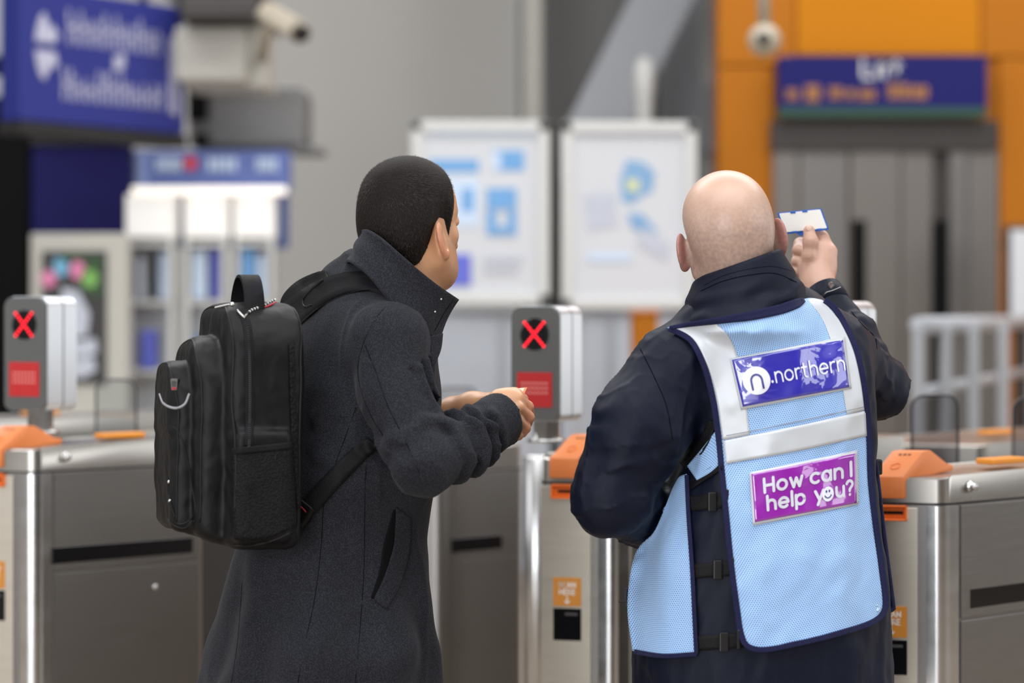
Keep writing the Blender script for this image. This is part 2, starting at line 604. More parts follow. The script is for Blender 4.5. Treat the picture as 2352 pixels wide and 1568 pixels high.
def weave(name, dark, light, cell, rough=.85, bump=.6, sheen=.15, fold=0.0, spec=.25, stretch=(1, 1, 1)):
    """woven cloth: fine cells with lighter yarn tips"""
    m, nt, b = new_mat(name); N, L = nt.nodes, nt.links
    tc = N.new('ShaderNodeTexCoord'); mp = N.new('ShaderNodeMapping'); mp.inputs['Scale'].default_value = stretch
    L.new(tc.outputs['Object'], mp.inputs['Vector'])
    vo = N.new('ShaderNodeTexVoronoi'); vo.inputs['Scale'].default_value = 1.0 / cell; vo.inputs['Randomness'].default_value = .9
    L.new(mp.outputs['Vector'], vo.inputs['Vector'])
    no = N.new('ShaderNodeTexNoise'); no.inputs['Scale'].default_value = 14; no.inputs['Detail'].default_value = 5
    L.new(mp.outputs['Vector'], no.inputs['Vector'])
    rp = N.new('ShaderNodeValToRGB'); rp.color_ramp.elements[0].position = .05; rp.color_ramp.elements[1].position = .5
    rp.color_ramp.elements[0].color = light; rp.color_ramp.elements[1].color = dark
    L.new(vo.outputs['Distance'], rp.inputs['Fac'])
    hs = N.new('ShaderNodeMix'); hs.data_type = 'RGBA'; hs.blend_type = 'MULTIPLY'; hs.inputs['Factor'].default_value = .45
    r2 = N.new('ShaderNodeValToRGB'); r2.color_ramp.elements[0].color = (.55, .55, .58, 1); r2.color_ramp.elements[1].color = (1.25, 1.22, 1.2, 1)
    L.new(no.outputs['Fac'], r2.inputs['Fac']); L.new(rp.outputs['Color'], hs.inputs['A']); L.new(r2.outputs['Color'], hs.inputs['B'])
    L.new(hs.outputs['Result'], b.inputs['Base Color'])
    bp = N.new('ShaderNodeBump'); bp.inputs['Strength'].default_value = bump; bp.inputs['Distance'].default_value = cell * .4; bp.invert = True
    L.new(vo.outputs['Distance'], bp.inputs['Height']); L.new(bp.outputs['Normal'], b.inputs['Normal'])
    if fold > 0:                                   # small creases in the cloth
        n4 = N.new('ShaderNodeTexNoise'); n4.inputs['Scale'].default_value = 17; n4.inputs['Detail'].default_value = 2; n4.inputs['Distortion'].default_value = .25
        m4 = N.new('ShaderNodeMapping'); m4.inputs['Scale'].default_value = (1, 1, .45); L.new(tc.outputs['Object'], m4.inputs['Vector']); L.new(m4.outputs['Vector'], n4.inputs['Vector'])
        b4 = N.new('ShaderNodeBump'); b4.inputs['Strength'].default_value = fold; b4.inputs['Distance'].default_value = .012
        L.new(n4.outputs['Fac'], b4.inputs['Height']); L.new(b4.outputs['Normal'], bp.inputs['Normal'])
    b.inputs['Roughness'].default_value = rough; b.inputs['Sheen Weight'].default_value = sheen
    b.inputs['Specular IOR Level'].default_value = spec
    return m


def airmesh(name, light, hole, cell):
    """knitted air-mesh: staggered rows of small holes, on UV in metres"""
    m, nt, b = new_mat(name); N, L = nt.nodes, nt.links
    uv = N.new('ShaderNodeUVMap'); sx = N.new('ShaderNodeSeparateXYZ'); L.new(uv.outputs['UV'], sx.inputs[0])

    def M(op, a, bb=None, c=None):
        n = N.new('ShaderNodeMath'); n.operation = op
        for k, x in enumerate((a, bb, c)):
            if x is None: continue
            if isinstance(x, (int, float)): n.inputs[k].default_value = x
            else: L.new(x, n.inputs[k])
        return n.outputs[0]
    ry = M('MULTIPLY', sx.outputs['Y'], 1 / (cell * .8)); row = M('FLOOR', ry)
    sh = M('MULTIPLY', M('MODULO', row, 2.0), .5)
    fx = M('SUBTRACT', M('FRACT', M('ADD', M('MULTIPLY', sx.outputs['X'], 1 / cell), sh)), .5)
    fy = M('SUBTRACT', M('FRACT', ry), .5)
    d = M('SQRT', M('ADD', M('MULTIPLY', fx, fx), M('MULTIPLY', M('MULTIPLY', fy, fy), .75)))
    rp = N.new('ShaderNodeValToRGB'); rp.color_ramp.elements[0].position = .17; rp.color_ramp.elements[1].position = .34
    rp.color_ramp.elements[0].color = hole; rp.color_ramp.elements[1].color = light
    L.new(d, rp.inputs['Fac']); L.new(rp.outputs['Color'], b.inputs['Base Color'])
    bp = N.new('ShaderNodeBump'); bp.inputs['Strength'].default_value = .5; bp.inputs['Distance'].default_value = .001
    L.new(rp.outputs['Color'], bp.inputs['Height']); L.new(bp.outputs['Normal'], b.inputs['Normal'])
    b.inputs['Roughness'].default_value = .7; b.inputs['Sheen Weight'].default_value = .2; b.inputs['Specular IOR Level'].default_value = .3
    return m


def vinyl(name, col, wr=9.0, strength=.9):
    """glossy wrinkled vinyl over print"""
    m, nt, b = new_mat(name); N, L = nt.nodes, nt.links
    tc = N.new('ShaderNodeTexCoord')
    no = N.new('ShaderNodeTexNoise'); no.inputs['Scale'].default_value = wr; no.inputs['Detail'].default_value = 2.5; no.inputs['Distortion'].default_value = 1.2
    L.new(tc.outputs['Object'], no.inputs['Vector'])
    bp = N.new('ShaderNodeBump'); bp.inputs['Strength'].default_value = strength; bp.inputs['Distance'].default_value = .02
    L.new(no.outputs['Fac'], bp.inputs['Height'])
    b.inputs['Base Color'].default_value = col; b.inputs['Roughness'].default_value = .35
    b.inputs['Coat Weight'].default_value = 1.0; b.inputs['Coat Roughness'].default_value = .06; b.inputs['Coat IOR'].default_value = 1.9
    L.new(bp.outputs['Normal'], b.inputs['Coat Normal'])
    return m


def brushed(name, col, rough=.32, streak=(1, 1, 60), var=.10):
    m, nt, b = new_mat(name); N, L = nt.nodes, nt.links
    tc = N.new('ShaderNodeTexCoord'); mp = N.new('ShaderNodeMapping'); mp.inputs['Scale'].default_value = streak
    L.new(tc.outputs['Object'], mp.inputs['Vector'])
    no = N.new('ShaderNodeTexNoise'); no.inputs['Scale'].default_value = 9; no.inputs['Detail'].default_value = 6
    L.new(mp.outputs['Vector'], no.inputs['Vector'])
    mr = N.new('ShaderNodeMapRange'); mr.inputs['To Min'].default_value = rough - .06; mr.inputs['To Max'].default_value = rough + .08
    L.new(no.outputs['Fac'], mr.inputs['Value']); L.new(mr.outputs['Result'], b.inputs['Roughness'])
    mx = N.new('ShaderNodeMix'); mx.data_type = 'RGBA'; c = np.array(col[:3])
    mx.inputs['A'].default_value = (*(c * (1 - var)), 1); mx.inputs['B'].default_value = (*np.minimum(c * (1 + var), 1), 1)
    L.new(no.outputs['Fac'], mx.inputs['Factor']); L.new(mx.outputs['Result'], b.inputs['Base Color'])
    b.inputs['Metallic'].default_value = 1.0
    return m


def glass(name, tint, gloss=.12, rough=.03):
    m, nt, b = new_mat(name); N, L = nt.nodes, nt.links; N.remove(b)
    out = N['Material Output']; tr = N.new('ShaderNodeBsdfTransparent'); tr.inputs[0].default_value = tint
    gl = N.new('ShaderNodeBsdfGlossy'); gl.inputs['Roughness'].default_value = rough
    mx = N.new('ShaderNodeMixShader')
    lw = N.new('ShaderNodeFresnel'); lw.inputs['IOR'].default_value = 1.5
    ad = N.new('ShaderNodeMath'); ad.operation = 'ADD'; ad.inputs[1].default_value = gloss; ad.use_clamp = True
    L.new(lw.outputs[0], ad.inputs[0]); L.new(ad.outputs[0], mx.inputs[0])
    L.new(tr.outputs[0], mx.inputs[1]); L.new(gl.outputs[0], mx.inputs[2]); L.new(mx.outputs[0], out.inputs['Surface'])
    return m


def skin(name, base, red, stub):
    """skin with blotches; 'stubble' and 'red' point attributes steer shaved hair and flushed ears/knuckles"""
    m, nt, b = new_mat(name); N, L = nt.nodes, nt.links
    tc = N.new('ShaderNodeTexCoord')
    n1 = N.new('ShaderNodeTexNoise'); n1.inputs['Scale'].default_value = 22; n1.inputs['Detail'].default_value = 5
    n2 = N.new('ShaderNodeTexNoise'); n2.inputs['Scale'].default_value = 150; n2.inputs['Detail'].default_value = 6
    for n in (n1, n2): L.new(tc.outputs['Object'], n.inputs['Vector'])
    a1 = N.new('ShaderNodeAttribute'); a1.attribute_name = 'stubble'
    a2 = N.new('ShaderNodeAttribute'); a2.attribute_name = 'red'

    def mix(f, A, B):
        x = N.new('ShaderNodeMix'); x.data_type = 'RGBA'; L.new(f, x.inputs['Factor'])
        for k, v in (('A', A), ('B', B)):
            if isinstance(v, tuple): x.inputs[k].default_value = v
            else: L.new(v, x.inputs[k])
        return x.outputs['Result']

    def mth(op, x, y):
        n = N.new('ShaderNodeMath'); n.operation = op; n.use_clamp = True
        for k, v in enumerate((x, y)):
            if isinstance(v, float): n.inputs[k].default_value = v
            else: L.new(v, n.inputs[k])
        return n.outputs[0]
    pal = tuple(np.minimum(np.array(base[:3]) * [1.12, 1.12, 1.1], 1)) + (1,)
    c = mix(n1.outputs['Fac'], pal, tuple(np.array(base[:3]) * [.9, .82, .8]) + (1,))
    c = mix(mth('MULTIPLY', a2.outputs['Fac'], .8), c, red)
    sf = mth('MULTIPLY', a1.outputs['Fac'], mth('ADD', n2.outputs['Fac'], -.05))
    c = mix(sf, c, stub)
    L.new(c, b.inputs['Base Color'])
    n3 = N.new('ShaderNodeTexNoise'); n3.inputs['Scale'].default_value = 330; n3.inputs['Detail'].default_value = 3; L.new(tc.outputs['Object'], n3.inputs['Vector'])
    bp = N.new('ShaderNodeBump'); bp.inputs['Strength'].default_value = .18; bp.inputs['Distance'].default_value = .001
    L.new(n3.outputs['Fac'], bp.inputs['Height']); L.new(bp.outputs['Normal'], b.inputs['Normal'])
    b.inputs['Roughness'].default_value = .38; b.inputs['Specular IOR Level'].default_value = .5
    b.inputs['Subsurface Weight'].default_value = .12; b.inputs['Subsurface Radius'].default_value = (.012, .005, .003); b.inputs['Subsurface Scale'].default_value = 1.0
    return m


M = {}
M['steel'] = brushed('brushed_steel', srgb(176, 172, 166), .30)
M['steel_dark'] = brushed('brushed_steel_dull', srgb(140, 137, 134), .36)
M['steel_bright'] = brushed('polished_steel', srgb(205, 205, 205), .22, (1, 1, 2))
M['alu'] = brushed('satin_aluminium', srgb(222, 227, 232), .40, (1, 1, 2))
M['steel_face'] = brushed('satin_steel_face', srgb(206, 199, 186), .38)  # paler than the cabinet body, puts a bright reflection into the end faces
M['gap'] = plain('dark_gap', srgb(28, 27, 27), .7)
M['black_gloss'] = plain('black_plastic_gloss', srgb(14, 14, 16), .12, var=.02)
M['black'] = plain('black_plastic', srgb(20, 20, 22), .45)
M['orange'] = plain('orange_plastic', srgb(220, 126, 66), .42, var=.04, bump=.08, bscale=300)
M['orange_deep'] = plain('deep_orange_plastic', srgb(232, 108, 20), .42, var=.04)
M['strip_orange'] = plain('amber_orange_plastic', srgb(226, 142, 44), .4, var=.04)
M['amber'] = plain('amber_sticker', srgb(196, 128, 44), .45, var=.03)
M['print_white'] = plain('white_print', srgb(232, 230, 226), .5, var=.03)
M['print_soft'] = plain('pale_lilac_lettering', srgb(176, 176, 196), .6, var=.03)
M['head_grey'] = plain('grey_display_face', srgb(92, 93, 92), .5, metal=.2, var=.05)
M['red_sticker'] = plain('red_sticker', srgb(186, 30, 32), .4, var=.03)
M['pink_print'] = plain('faded_pink_print', srgb(226, 140, 134), .5, var=.03)
M['led'] = plain('red_led', (1.0, .012, .03, 1), .3, emis=2.6, var=.0)
M['glass'] = glass('clear_glass', (.92, .94, .95, 1), .06)
M['glass_smoke'] = glass('smoked_glass', (.78, .78, .80, 1), .06)
M['frame_dark'] = plain('dark_frame', srgb(84, 82, 84), .35, metal=.4)
M['wall_grey'] = plain('painted_grey_wall', srgb(214, 212, 207), .8, var=.05, scale=.6)
M['wall_dark'] = plain('dark_grey_cladding', srgb(120, 119, 118), .75, var=.06, scale=.8)
M['steel_paint'] = plain('grey_painted_steel', srgb(166, 169, 174), .6, var=.05, scale=2)
M['white_paint'] = plain('white_paint', srgb(203, 203, 200), .6, var=.03, scale=2)
M['beige_paint'] = plain('beige_painted_metal', srgb(184, 181, 172), .6, var=.05)
M['floor'] = plain('brown_grey_stone_floor', srgb(150, 136, 120), .4, var=.12, scale=3)
M['ceiling'] = plain('pale_ceiling', srgb(190, 190, 188), .8)
M['panel_orange'] = plain('orange_wall_panel', srgb(168, 100, 14), .6, var=.05, scale=1.2, spec=.2)
M['panel_yellow'] = plain('amber_wall_panel', srgb(186, 114, 0), .6, var=.03, scale=1.2, spec=.2)
M['navy_sign'] = plain('navy_sign', srgb(24, 24, 92), .6, var=.04, scale=2, spec=.2)
M['blue_sign'] = plain('blue_sign', srgb(40, 47, 122), .55, var=.05, scale=2, spec=.3)
M['green_strip'] = plain('green_strip', srgb(32, 70, 60), .5)
M['lift_steel'] = brushed('lift_steel', srgb(132, 127, 122), .42)
M['lift_dark'] = plain('lift_dark_header', srgb(58, 54, 52), .5, metal=.3)
M['near_black'] = plain('black_cladding', srgb(14, 14, 15), .8, spec=.1)
M['navy_panel'] = plain('navy_hoarding', srgb(26, 24, 80), .7, var=.05, spec=.15)
M['fascia'] = plain('slate_blue_fascia', srgb(100, 115, 172), .6, var=.06, scale=3, spec=.2)
M['paper_white'] = plain('white_poster_paper', srgb(202, 204, 208), .6, var=.03, scale=2)
M['lightbox'] = plain('lit_white_panel', (1.0, .97, .93, 1), .5, emis=.05, var=.02)
M['striplight'] = plain('warm_strip_light', (1.0, .93, .84, 1), .5, emis=.6, var=.0)
M['print_sky'] = plain('sky_blue_print', srgb(108, 160, 210), .6, var=.08, scale=9)
M['print_pale'] = plain('pale_blue_print', srgb(196, 212, 232), .6, var=.05, scale=9)
M['print_violet'] = plain('violet_blue_print', srgb(96, 104, 200), .6, var=.05, scale=9)
M['print_grey'] = plain('grey_print', srgb(186, 190, 202), .6, var=.06, scale=12)
M['print_map'] = plain('map_blue_print', srgb(126, 164, 200), .6, var=.14, scale=14)
M['print_yellow'] = plain('map_yellow_print', srgb(212, 212, 150), .6)
M['print_orange'] = plain('orange_print', srgb(190, 130, 50), .6)
M['charcoal_print'] = plain('charcoal_poster', srgb(50, 49, 49), .6)
M['pink'] = plain('pink_print', srgb(214, 124, 164), .6)
M['cyan'] = plain('blue_balloon_print', srgb(110, 170, 200), .6)
M['leaf'] = plain('green_print', srgb(116, 170, 84), .6)
M['leaf_dark'] = plain('dark_green_print', srgb(44, 76, 40), .6)
M['red_dot'] = plain('red_roundel', srgb(206, 52, 70), .5)
M['lens'] = plain('camera_lens', srgb(26, 22, 20), .1, var=.0)
M['cctv'] = plain('cream_camera_housing', srgb(168, 158, 140), .5)

M['coat'] = weave('charcoal_wool', srgb(36, 37, 42), srgb(66, 68, 76), .0023, .95, .6, .06, spec=.12, fold=.25)
M['bag'] = weave('black_nylon', srgb(9, 9, 11), srgb(20, 20, 23), .0016, .5, .3, .0, spec=.24, fold=.2)
M['bag_mesh'] = weave('black_mesh_pocket', srgb(8, 8, 10), srgb(30, 30, 36), .0034, .6, .9, .0, spec=.2)
M['bag_pad'] = weave('black_air_mesh', srgb(9, 9, 11), srgb(28, 28, 33), .0055, .7, 1.0, .0, spec=.2)
M['piping'] = plain('black_piping', srgb(12, 12, 14), .45, spec=.3)
M['web'] = weave('black_webbing', srgb(15, 15, 17), srgb(30, 30, 34), .0022, .65, .5, .0, spec=.2)
M['jacket'] = weave('navy_waterproof', srgb(9, 15, 33), srgb(17, 25, 47), .0012, .56, .3, .0, spec=.2, fold=.32)
M['binding'] = weave('navy_binding', srgb(28, 30, 62), srgb(50, 52, 90), .0014, .85, .3, .05, spec=.15)
M['trousers'] = weave('navy_trousers', srgb(16, 19, 31), srgb(32, 36, 50), .0016, .85, .4, .0, spec=.15)
M['shoe'] = plain('black_leather', srgb(20, 19, 19), .35)
M['vest'] = airmesh('pale_blue_air_mesh', srgb(172, 208, 250), srgb(64, 102, 162), .0043)
M['reflective'] = plain('silver_reflective_tape', srgb(203, 207, 212), .45, metal=.15, var=.05, scale=30, bump=.12, bscale=60)
M['vinyl_blue'] = vinyl('royal_blue_vinyl', srgb(44, 38, 172), 11, .6)
M['vinyl_purple'] = vinyl('purple_vinyl', srgb(150, 24, 168), 9, .22)
M['vinyl_white'] = plain('white_vinyl_print', srgb(232, 234, 246), .35, var=.02)
M['vinyl_silver'] = plain('silver_vinyl_print', srgb(214, 214, 226), .35, var=.03)
M['ink_blue'] = plain('dark_blue_ink', srgb(56, 52, 130), .4, var=.02)
M['skin_tan'] = skin('tan_skin', srgb(212, 162, 124), srgb(204, 126, 98), srgb(134, 108, 90))
M['skin_fair'] = skin('fair_skin', srgb(206, 174, 154), srgb(194, 118, 106), srgb(128, 112, 112))
M['hair'] = plain('dark_brown_hair', srgb(24, 19, 17), .6, var=.35, scale=60, bump=.9, bscale=420, stretch=(1, 1, .25), spec=.15)
M['hair_tip'] = plain('brown_hair_strands', srgb(44, 35, 30), .5, var=.4, scale=80, spec=.3)
M['silver'] = brushed('silver_metal', srgb(196, 194, 190), .22, (1, 1, 1))
M['red_thread'] = plain('red_thread', srgb(170, 30, 44), .6)
M['white_cord'] = plain('white_cord', srgb(220, 218, 214), .6)
M['grey_reflect'] = plain('grey_reflective_cord', srgb(150, 150, 154), .5)
M['card_blue'] = plain('blue_card_holder', srgb(40, 100, 196), .35, var=.03)
M['card_white'] = plain('white_card', srgb(250, 249, 244), .3, var=.01)
M['nail'] = plain('fingernail', srgb(232, 196, 180), .25, var=.02)
# ------------------------------------------------------------------ hall (setting)
def slab(name, p0, p1, mat, kind='structure', parent=None, bevel=0):
    v, f = box2(np.array(p0, float), np.array(p1, float), bevel)
    return tag(mk(name, v, f, mat, parent), kind=kind if parent is None else None)


def pbox(name, x0, x1, y0, y1, Y, mat, parent=None, th=.06, bevel=.004, front=True):
    """box whose front face fills px rect x0..x1, y0..y1 at depth Y (thickness behind it)"""
    a = W(x0, y1, Y); b = W(x1, y0, Y)
    v, f = box2(np.array([a[0], Y, a[2]]), np.array([b[0], Y + th, b[2]]), bevel)
    return mk(name, v, f, mat, parent)


slab('floor', (-9, -8, -.1), (9, 19, 0), M['floor'])
slab('wall_left', (-9.1, -8, 0), (-8.9, 19, 7), M['wall_dark'])
slab('wall_right', (8.9, -8, 0), (9.1, 19, 7), M['wall_dark'])
slab('wall_front', (-9, -8.1, 0), (9, -7.9, 7), M['wall_dark'])
slab('wall_back', (-9, 17, 0), (9, 17.2, 7), M['wall_grey'])
slab('ceiling', (-9, -8, 7.0), (9, 19, 7.1), M['ceiling'])

# steelwork in front of the grey wall
YB = 15.5
sw = root('steel_column', W(1222, 720, YB) * [1, 1, 0], 'pale grey steel column standing behind the left white notice board', 'column')
v, f = box2(np.array([W(1202, 0, YB)[0], YB, 0]), np.array([W(1246, 0, YB)[0], YB + .16, 6.95]), .008); mk('post', v, f, M['beige_paint'], sw)
v, f = box2(np.array([W(1190, 0, YB)[0], YB + .03, 0]), np.array([W(1203, 0, YB)[0], YB + .14, 6.95])); mk('web_plate', v, f, M['wall_dark'], sw)
pd = root('cladding_panel', W(1370, 720, 16.6) * [1, 1, 0], 'dark grey cladding strip between the column and the diagonal brace', 'panel')
v, f = box2(np.array([W(1240, 0, 16.6)[0], 16.6, 0]), np.array([W(1520, 0, 16.6)[0], 16.66, 6.9])); mk('sheet', v, f, M['wall_dark'], pd)
# diagonal brace, rising to the right, with a pale flange and a dark web
br = root('diagonal_brace', W(1400, 300, 15.0) * [1, 1, 0], 'wide grey diagonal steel brace rising to the right above the boards', 'brace')


def beam(pa, pb, width, depth, mat, name, parent, Y, dY=0.0):
    a, b = W(*pa, Y), W(*pb, Y); d = (b - a); Ln = np.linalg.norm(d); d /= Ln
    n = np.cross(d, [0, 1.0, 0]); n /= np.linalg.norm(n)
    v, f = box((a + b) / 2 + np.array([0, dY, 0]), (Ln, width, depth), np.array([d, n, np.cross(d, n)]), .006)
    return mk(name, v, f, mat, parent)


beam((1308, 420), (1640, -240), .36, .10, M['steel_paint'], 'flange', br, 15.0)
beam((1265, 420), (1597, -240), .07, .24, M['wall_dark'], 'web_plate', br, 15.0, .18)
col2 = root('steel_column', W(1590, 720, 16.0) * [1, 1, 0], 'grey blue steel column right of the diagonal brace, beside the orange wall', 'column')
v, f = box2(np.array([W(1520, 0, 16.0)[0], 16.0, 0]), np.array([W(1640, 0, 16.0)[0], 16.3, 6.95]), .01); mk('post', v, f, M['steel_paint'], col2)
v, f = box2(np.array([W(1612, 0, 15.9)[0], 15.9, 0]), np.array([W(1652, 0, 15.9)[0], 16.1, 6.95]), .01); mk('flange', v, f, M['white_paint'], col2)
v, f = box2(W(1618, 350, 15.75), W(1662, 195, 15.75) + [0, .15, 0], .008); mk('junction_box', v, f, M['steel_paint'], col2)
wl = root('lamp_post', W(1480, 720, 14.2) * [1, 1, 0], 'white pole with bulged cap showing above the right board', 'post')
c = W(1480, 280, 14.2)
v, f = lathe([(.052, -2.0), (.052, .12), (.06, .16), (.066, .26), (.05, .34), (.02, .38)], c, seg=20); mk('pole', v, f, M['white_paint'], wl, smooth=True)
c0 = np.array([c[0], c[1], 0]); v, f = lathe([(.12, 0), (.12, .02), (.05, .03), (.052, c[2] - 1.9)], c0, seg=20); mk('base', v, f, M['white_paint'], wl, smooth=True)

# two notice boards
YN = 12.0


def board(x0, x1, y0, y1, label, prints):
    ra = root('notice_board', np.array([W((x0 + x1) / 2, 0, YN)[0], YN, 0]), label, 'notice board', 'white notice boards side by side')
    a, b = W(x0, y1, YN), W(x1, y0, YN)
    v, f = box2(np.array([a[0], YN, a[2]]), np.array([b[0], YN + .08, b[2]]), .012); mk('cabinet', v, f, M['white_paint'], ra)
    t = .055
    for q0, q1 in (((a[0], a[2]), (b[0], a[2] + t)), ((a[0], b[2] - t), (b[0], b[2])), ((a[0], a[2]), (a[0] + t, b[2])), ((b[0] - t, a[2]), (b[0], b[2]))):
        v, f = box2(np.array([q0[0], YN - .025, q0[1]]), np.array([q1[0], YN + .02, q1[1]]), .006); mk('frame', v, f, M['white_paint'], ra)
    v, f = box2(np.array([a[0] + t, YN - .004, a[2] + t]), np.array([b[0] - t, YN + .004, b[2] - t])); ps = mk('poster', v, f, M['paper_white'], ra)
    for kk, (m, poly) in enumerate(prints):
        P = np.array([W(px, py, YN - .006)[[0, 2]] for px, py in poly])
        v, f = extrude(P, 0, .003, ([0, YN - .0065 - .0006 * kk, 0], [1, 0, 0], [0, 0, 1], [0, 1, 0])); mk('print', v, f, M[m], ps)
    for s in (.12, .88):
        x = a[0] + (b[0] - a[0]) * s
        v, f = box2(np.array([x - .03, YN + .03, 0]), np.array([x + .03, YN + .075, a[2]]), .004); mk('leg', v, f, M['steel_paint'], ra)
    return ra


def rc(x0, y0, x1, y1): return [(x0, y0), (x1, y0), (x1, y1), (x0, y1)]


board(945, 1262, 278, 700, 'white framed notice board with blue boxes behind the man in the charcoal coat',
      [('print_sky', rc(985, 366, 1100, 396)), ('print_sky', rc(1130, 345, 1204, 392)), ('print_pale', rc(1130, 350, 1150, 390)), ('print_pale', rc(985, 410, 1100, 520)), ('print_sky', rc(1060, 432, 1088, 486)),
       ('print_sky', rc(1118, 432, 1186, 480)), ('print_sky', rc(1118, 484, 1140, 540)), ('print_sky', rc(1166, 484, 1186, 540)), ('print_sky', rc(1142, 520, 1164, 540)), ('print_violet', rc(1012, 584, 1082, 656)), ('print_pale', rc(985, 300, 1230, 312)), ('print_grey', rc(1110, 590, 1200, 600)), ('print_grey', rc(1110, 612, 1190, 622))])
board(1290, 1600, 280, 710, 'white framed notice board with a blurred blue and yellow map',
      [('print_map', [(1440, 366), (1478, 372), (1505, 396), (1498, 440), (1470, 452), (1452, 470), (1428, 462), (1424, 410)]), ('print_yellow', [(1440, 410), (1470, 416), (1464, 440), (1442, 436)]),
       ('print_grey', [(1340, 446), (1412, 440), (1418, 520), (1350, 530)]), ('print_map', [(1440, 490), (1475, 490), (1510, 530), (1490, 548), (1450, 520)]), ('print_grey', [(1480, 520), (1540, 560), (1530, 600), (1460, 560)]), ('print_grey', rc(1330, 300, 1560, 312)), ('print_pale', rc(1350, 580, 1450, 600))])
dv = root('board_gap_strip', np.array([W(1274, 0, 12.1)[0], 12.1, 0]), 'dark strip standing in for the bare gap between the two notice boards', 'post')
v, f = box2(np.array([W(1262, 0, 12.1)[0], 12.1, 0]), np.array([W(1287, 0, 12.1)[0], 12.16, W(0, 285, 12.1)[2]]), .004); mk('gap_stand_in', v, f, M['gap'], dv)  # solid dark strip stands in for the bare gap between the boards

# low grey-blue screen behind the boards' feet
ls = root('low_partition', np.array([W(1300, 0, 13.2)[0], 13.2, 0]), 'pale grey blue partition below the notice boards', 'partition')
v, f = box2(np.array([W(640, 0, 13.2)[0], 13.2, 0]), np.array([W(1690, 0, 13.2)[0], 13.26, W(0, 716, 13.2)[2]]), .01); mk('panel', v, f, plain('pale_grey_blue_laminate', srgb(186, 191, 200), .6), ls)
v, f = box2(np.array([W(640, 0, 13.2)[0], 13.17, W(0, 716, 13.2)[2]]), np.array([W(1690, 0, 13.2)[0], 13.29, W(0, 706, 13.2)[2]]), .01); mk('cap_rail', v, f, M['steel_paint'], ls)
for x in (900, 1150, 1400):
    v, f = box2(np.array([W(x, 0, 13.2)[0], 13.185, 0]), np.array([W(x + 12, 0, 13.2)[0], 13.2, W(0, 716, 13.2)[2]]), .003); mk('joint_strip', v, f, M['steel_paint'], ls)
os_ = root('orange_bin', np.array([W(1480, 0, 11.6)[0], 11.6, 0]), 'orange post half hidden behind the bald man by the boards', 'post')
v, f = box2(np.array([W(1452, 0, 11.6)[0], 11.6, 0]), np.array([W(1512, 0, 11.6)[0], 11.8, W(0, 716, 11.6)[2]]), .02); mk('body', v, f, M['panel_orange'], os_)
v, f = box2(np.array([W(1448, 0, 11.6)[0], 11.59, W(0, 716, 11.6)[2]]), np.array([W(1516, 0, 11.6)[0], 11.81, W(0, 712, 11.6)[2]]), .01); mk('cap', v, f, M['orange'], os_)

# ---- orange lift wall on the right
YO = 13.6
wo = slab('wall_orange', (W(1648, 0, YO)[0], YO + .05, 0), (8.9, YO + .25, 6.99), M['panel_orange'])
for (x0, x1, y0, y1, mt) in ((1652, 1826, -420, 148, 'panel_orange'), (1830, 2252, -420, 126, 'panel_yellow'), (2256, 2480, -420, 130, 'panel_orange'),
                             (1652, 1775, 154, 560, 'panel_orange'), (2296, 2480, 134, 560, 'panel_orange'), (1652, 1775, 566, 1300, 'panel_orange'), (2296, 2480, 566, 1300, 'panel_orange')):
    pbox('panel', x0, x1, y0, y1, YO + .02, M[mt], wo, .03, .004)
# lift sign
lsn = root('lift_sign', W(2028, 250, YO - .12), 'navy lift sign with white and orange lettering on the orange wall', 'sign')
pbox('board', 1788, 2268, 128, 246, YO - .12, M['navy_sign'], lsn, .12, .006)
pbox('green_strip', 1788, 2268, 247, 268, YO - .12, M['green_strip'], lsn, .12, .003)
V2, F2, w2 = text2d('Lift', .11, .2, size=1)
o = W(1982, 178, YO - .123); sc = 58 * YO / FPX
v, f = flat_on(V2 * sc * 1.0, F2, o, [1, 0, 0], [0, 0, 1]); mk('lettering', v, f, M['print_white'], lsn)
parts = []
for (x0, x1, y0, y1) in ((1806, 1834, 205, 228), (1850, 1884, 196, 232), (1905, 1935, 200, 226), (1942, 1965, 206, 226), (1972, 2012, 206, 228), (2040, 2062, 192, 226), (2066, 2090, 194, 226), (2094, 2132, 198, 226)):
    a, b = W(x0, y1, YO - .122), W(x1, y0, YO - .122)
    for k in range(3):
        xa = a[0] + (b[0] - a[0]) * (k / 3 + .05); xb = a[0] + (b[0] - a[0]) * (k / 3 + .25)
        parts.append(box2(np.array([xa, YO - .1235, a[2]]), np.array([xb, YO - .119, b[2]])))
    parts.append(box2(np.array([a[0], YO - .1235, (a[2] + b[2]) / 2 - .008]), np.array([b[0], YO - .119, (a[2] + b[2]) / 2 + .008])))
    v, f = join(parts); mk('small_lettering', v, f, M['print_orange'], lsn); parts = []
# lift entrance
lf = root('lift_entrance', np.array([W(2030, 0, YO)[0], YO, 0]), 'grey steel lift entrance with dark header and two dark door slots', 'lift')
pbox('header', 1770, 2292, 276, 345, YO - .05, M['lift_dark'], lf, .1, .006)
for k, (x0, x1, mt) in enumerate(((1775, 1832, 'lift_steel'), (1836, 1948, 'steel_dark'), (1952, 2066, 'lift_steel'), (2070, 2140, 'lift_steel'), (2180, 2220, 'steel_dark'), (2224, 2292, 'lift_steel'))):
    v, f = box2(np.array([W(x0, 0, YO)[0], YO - .02 + .012 * (k % 2), 0]), np.array([W(x1, 0, YO)[0], YO + .03, W(0, 346, YO)[2]]), .004)
    mk('door_panel', v, f, M[mt], lf)
pbox('recess', 2138, 2184, 346, 1300, YO + .012, M['lift_dark'], lf, .03, 0)
for x0, x1 in ((1956, 1990), (2144, 2178)):
    pbox('window_slot', x0, x1, 505, 900, YO - .026, M['near_black'], lf, .02, .004)
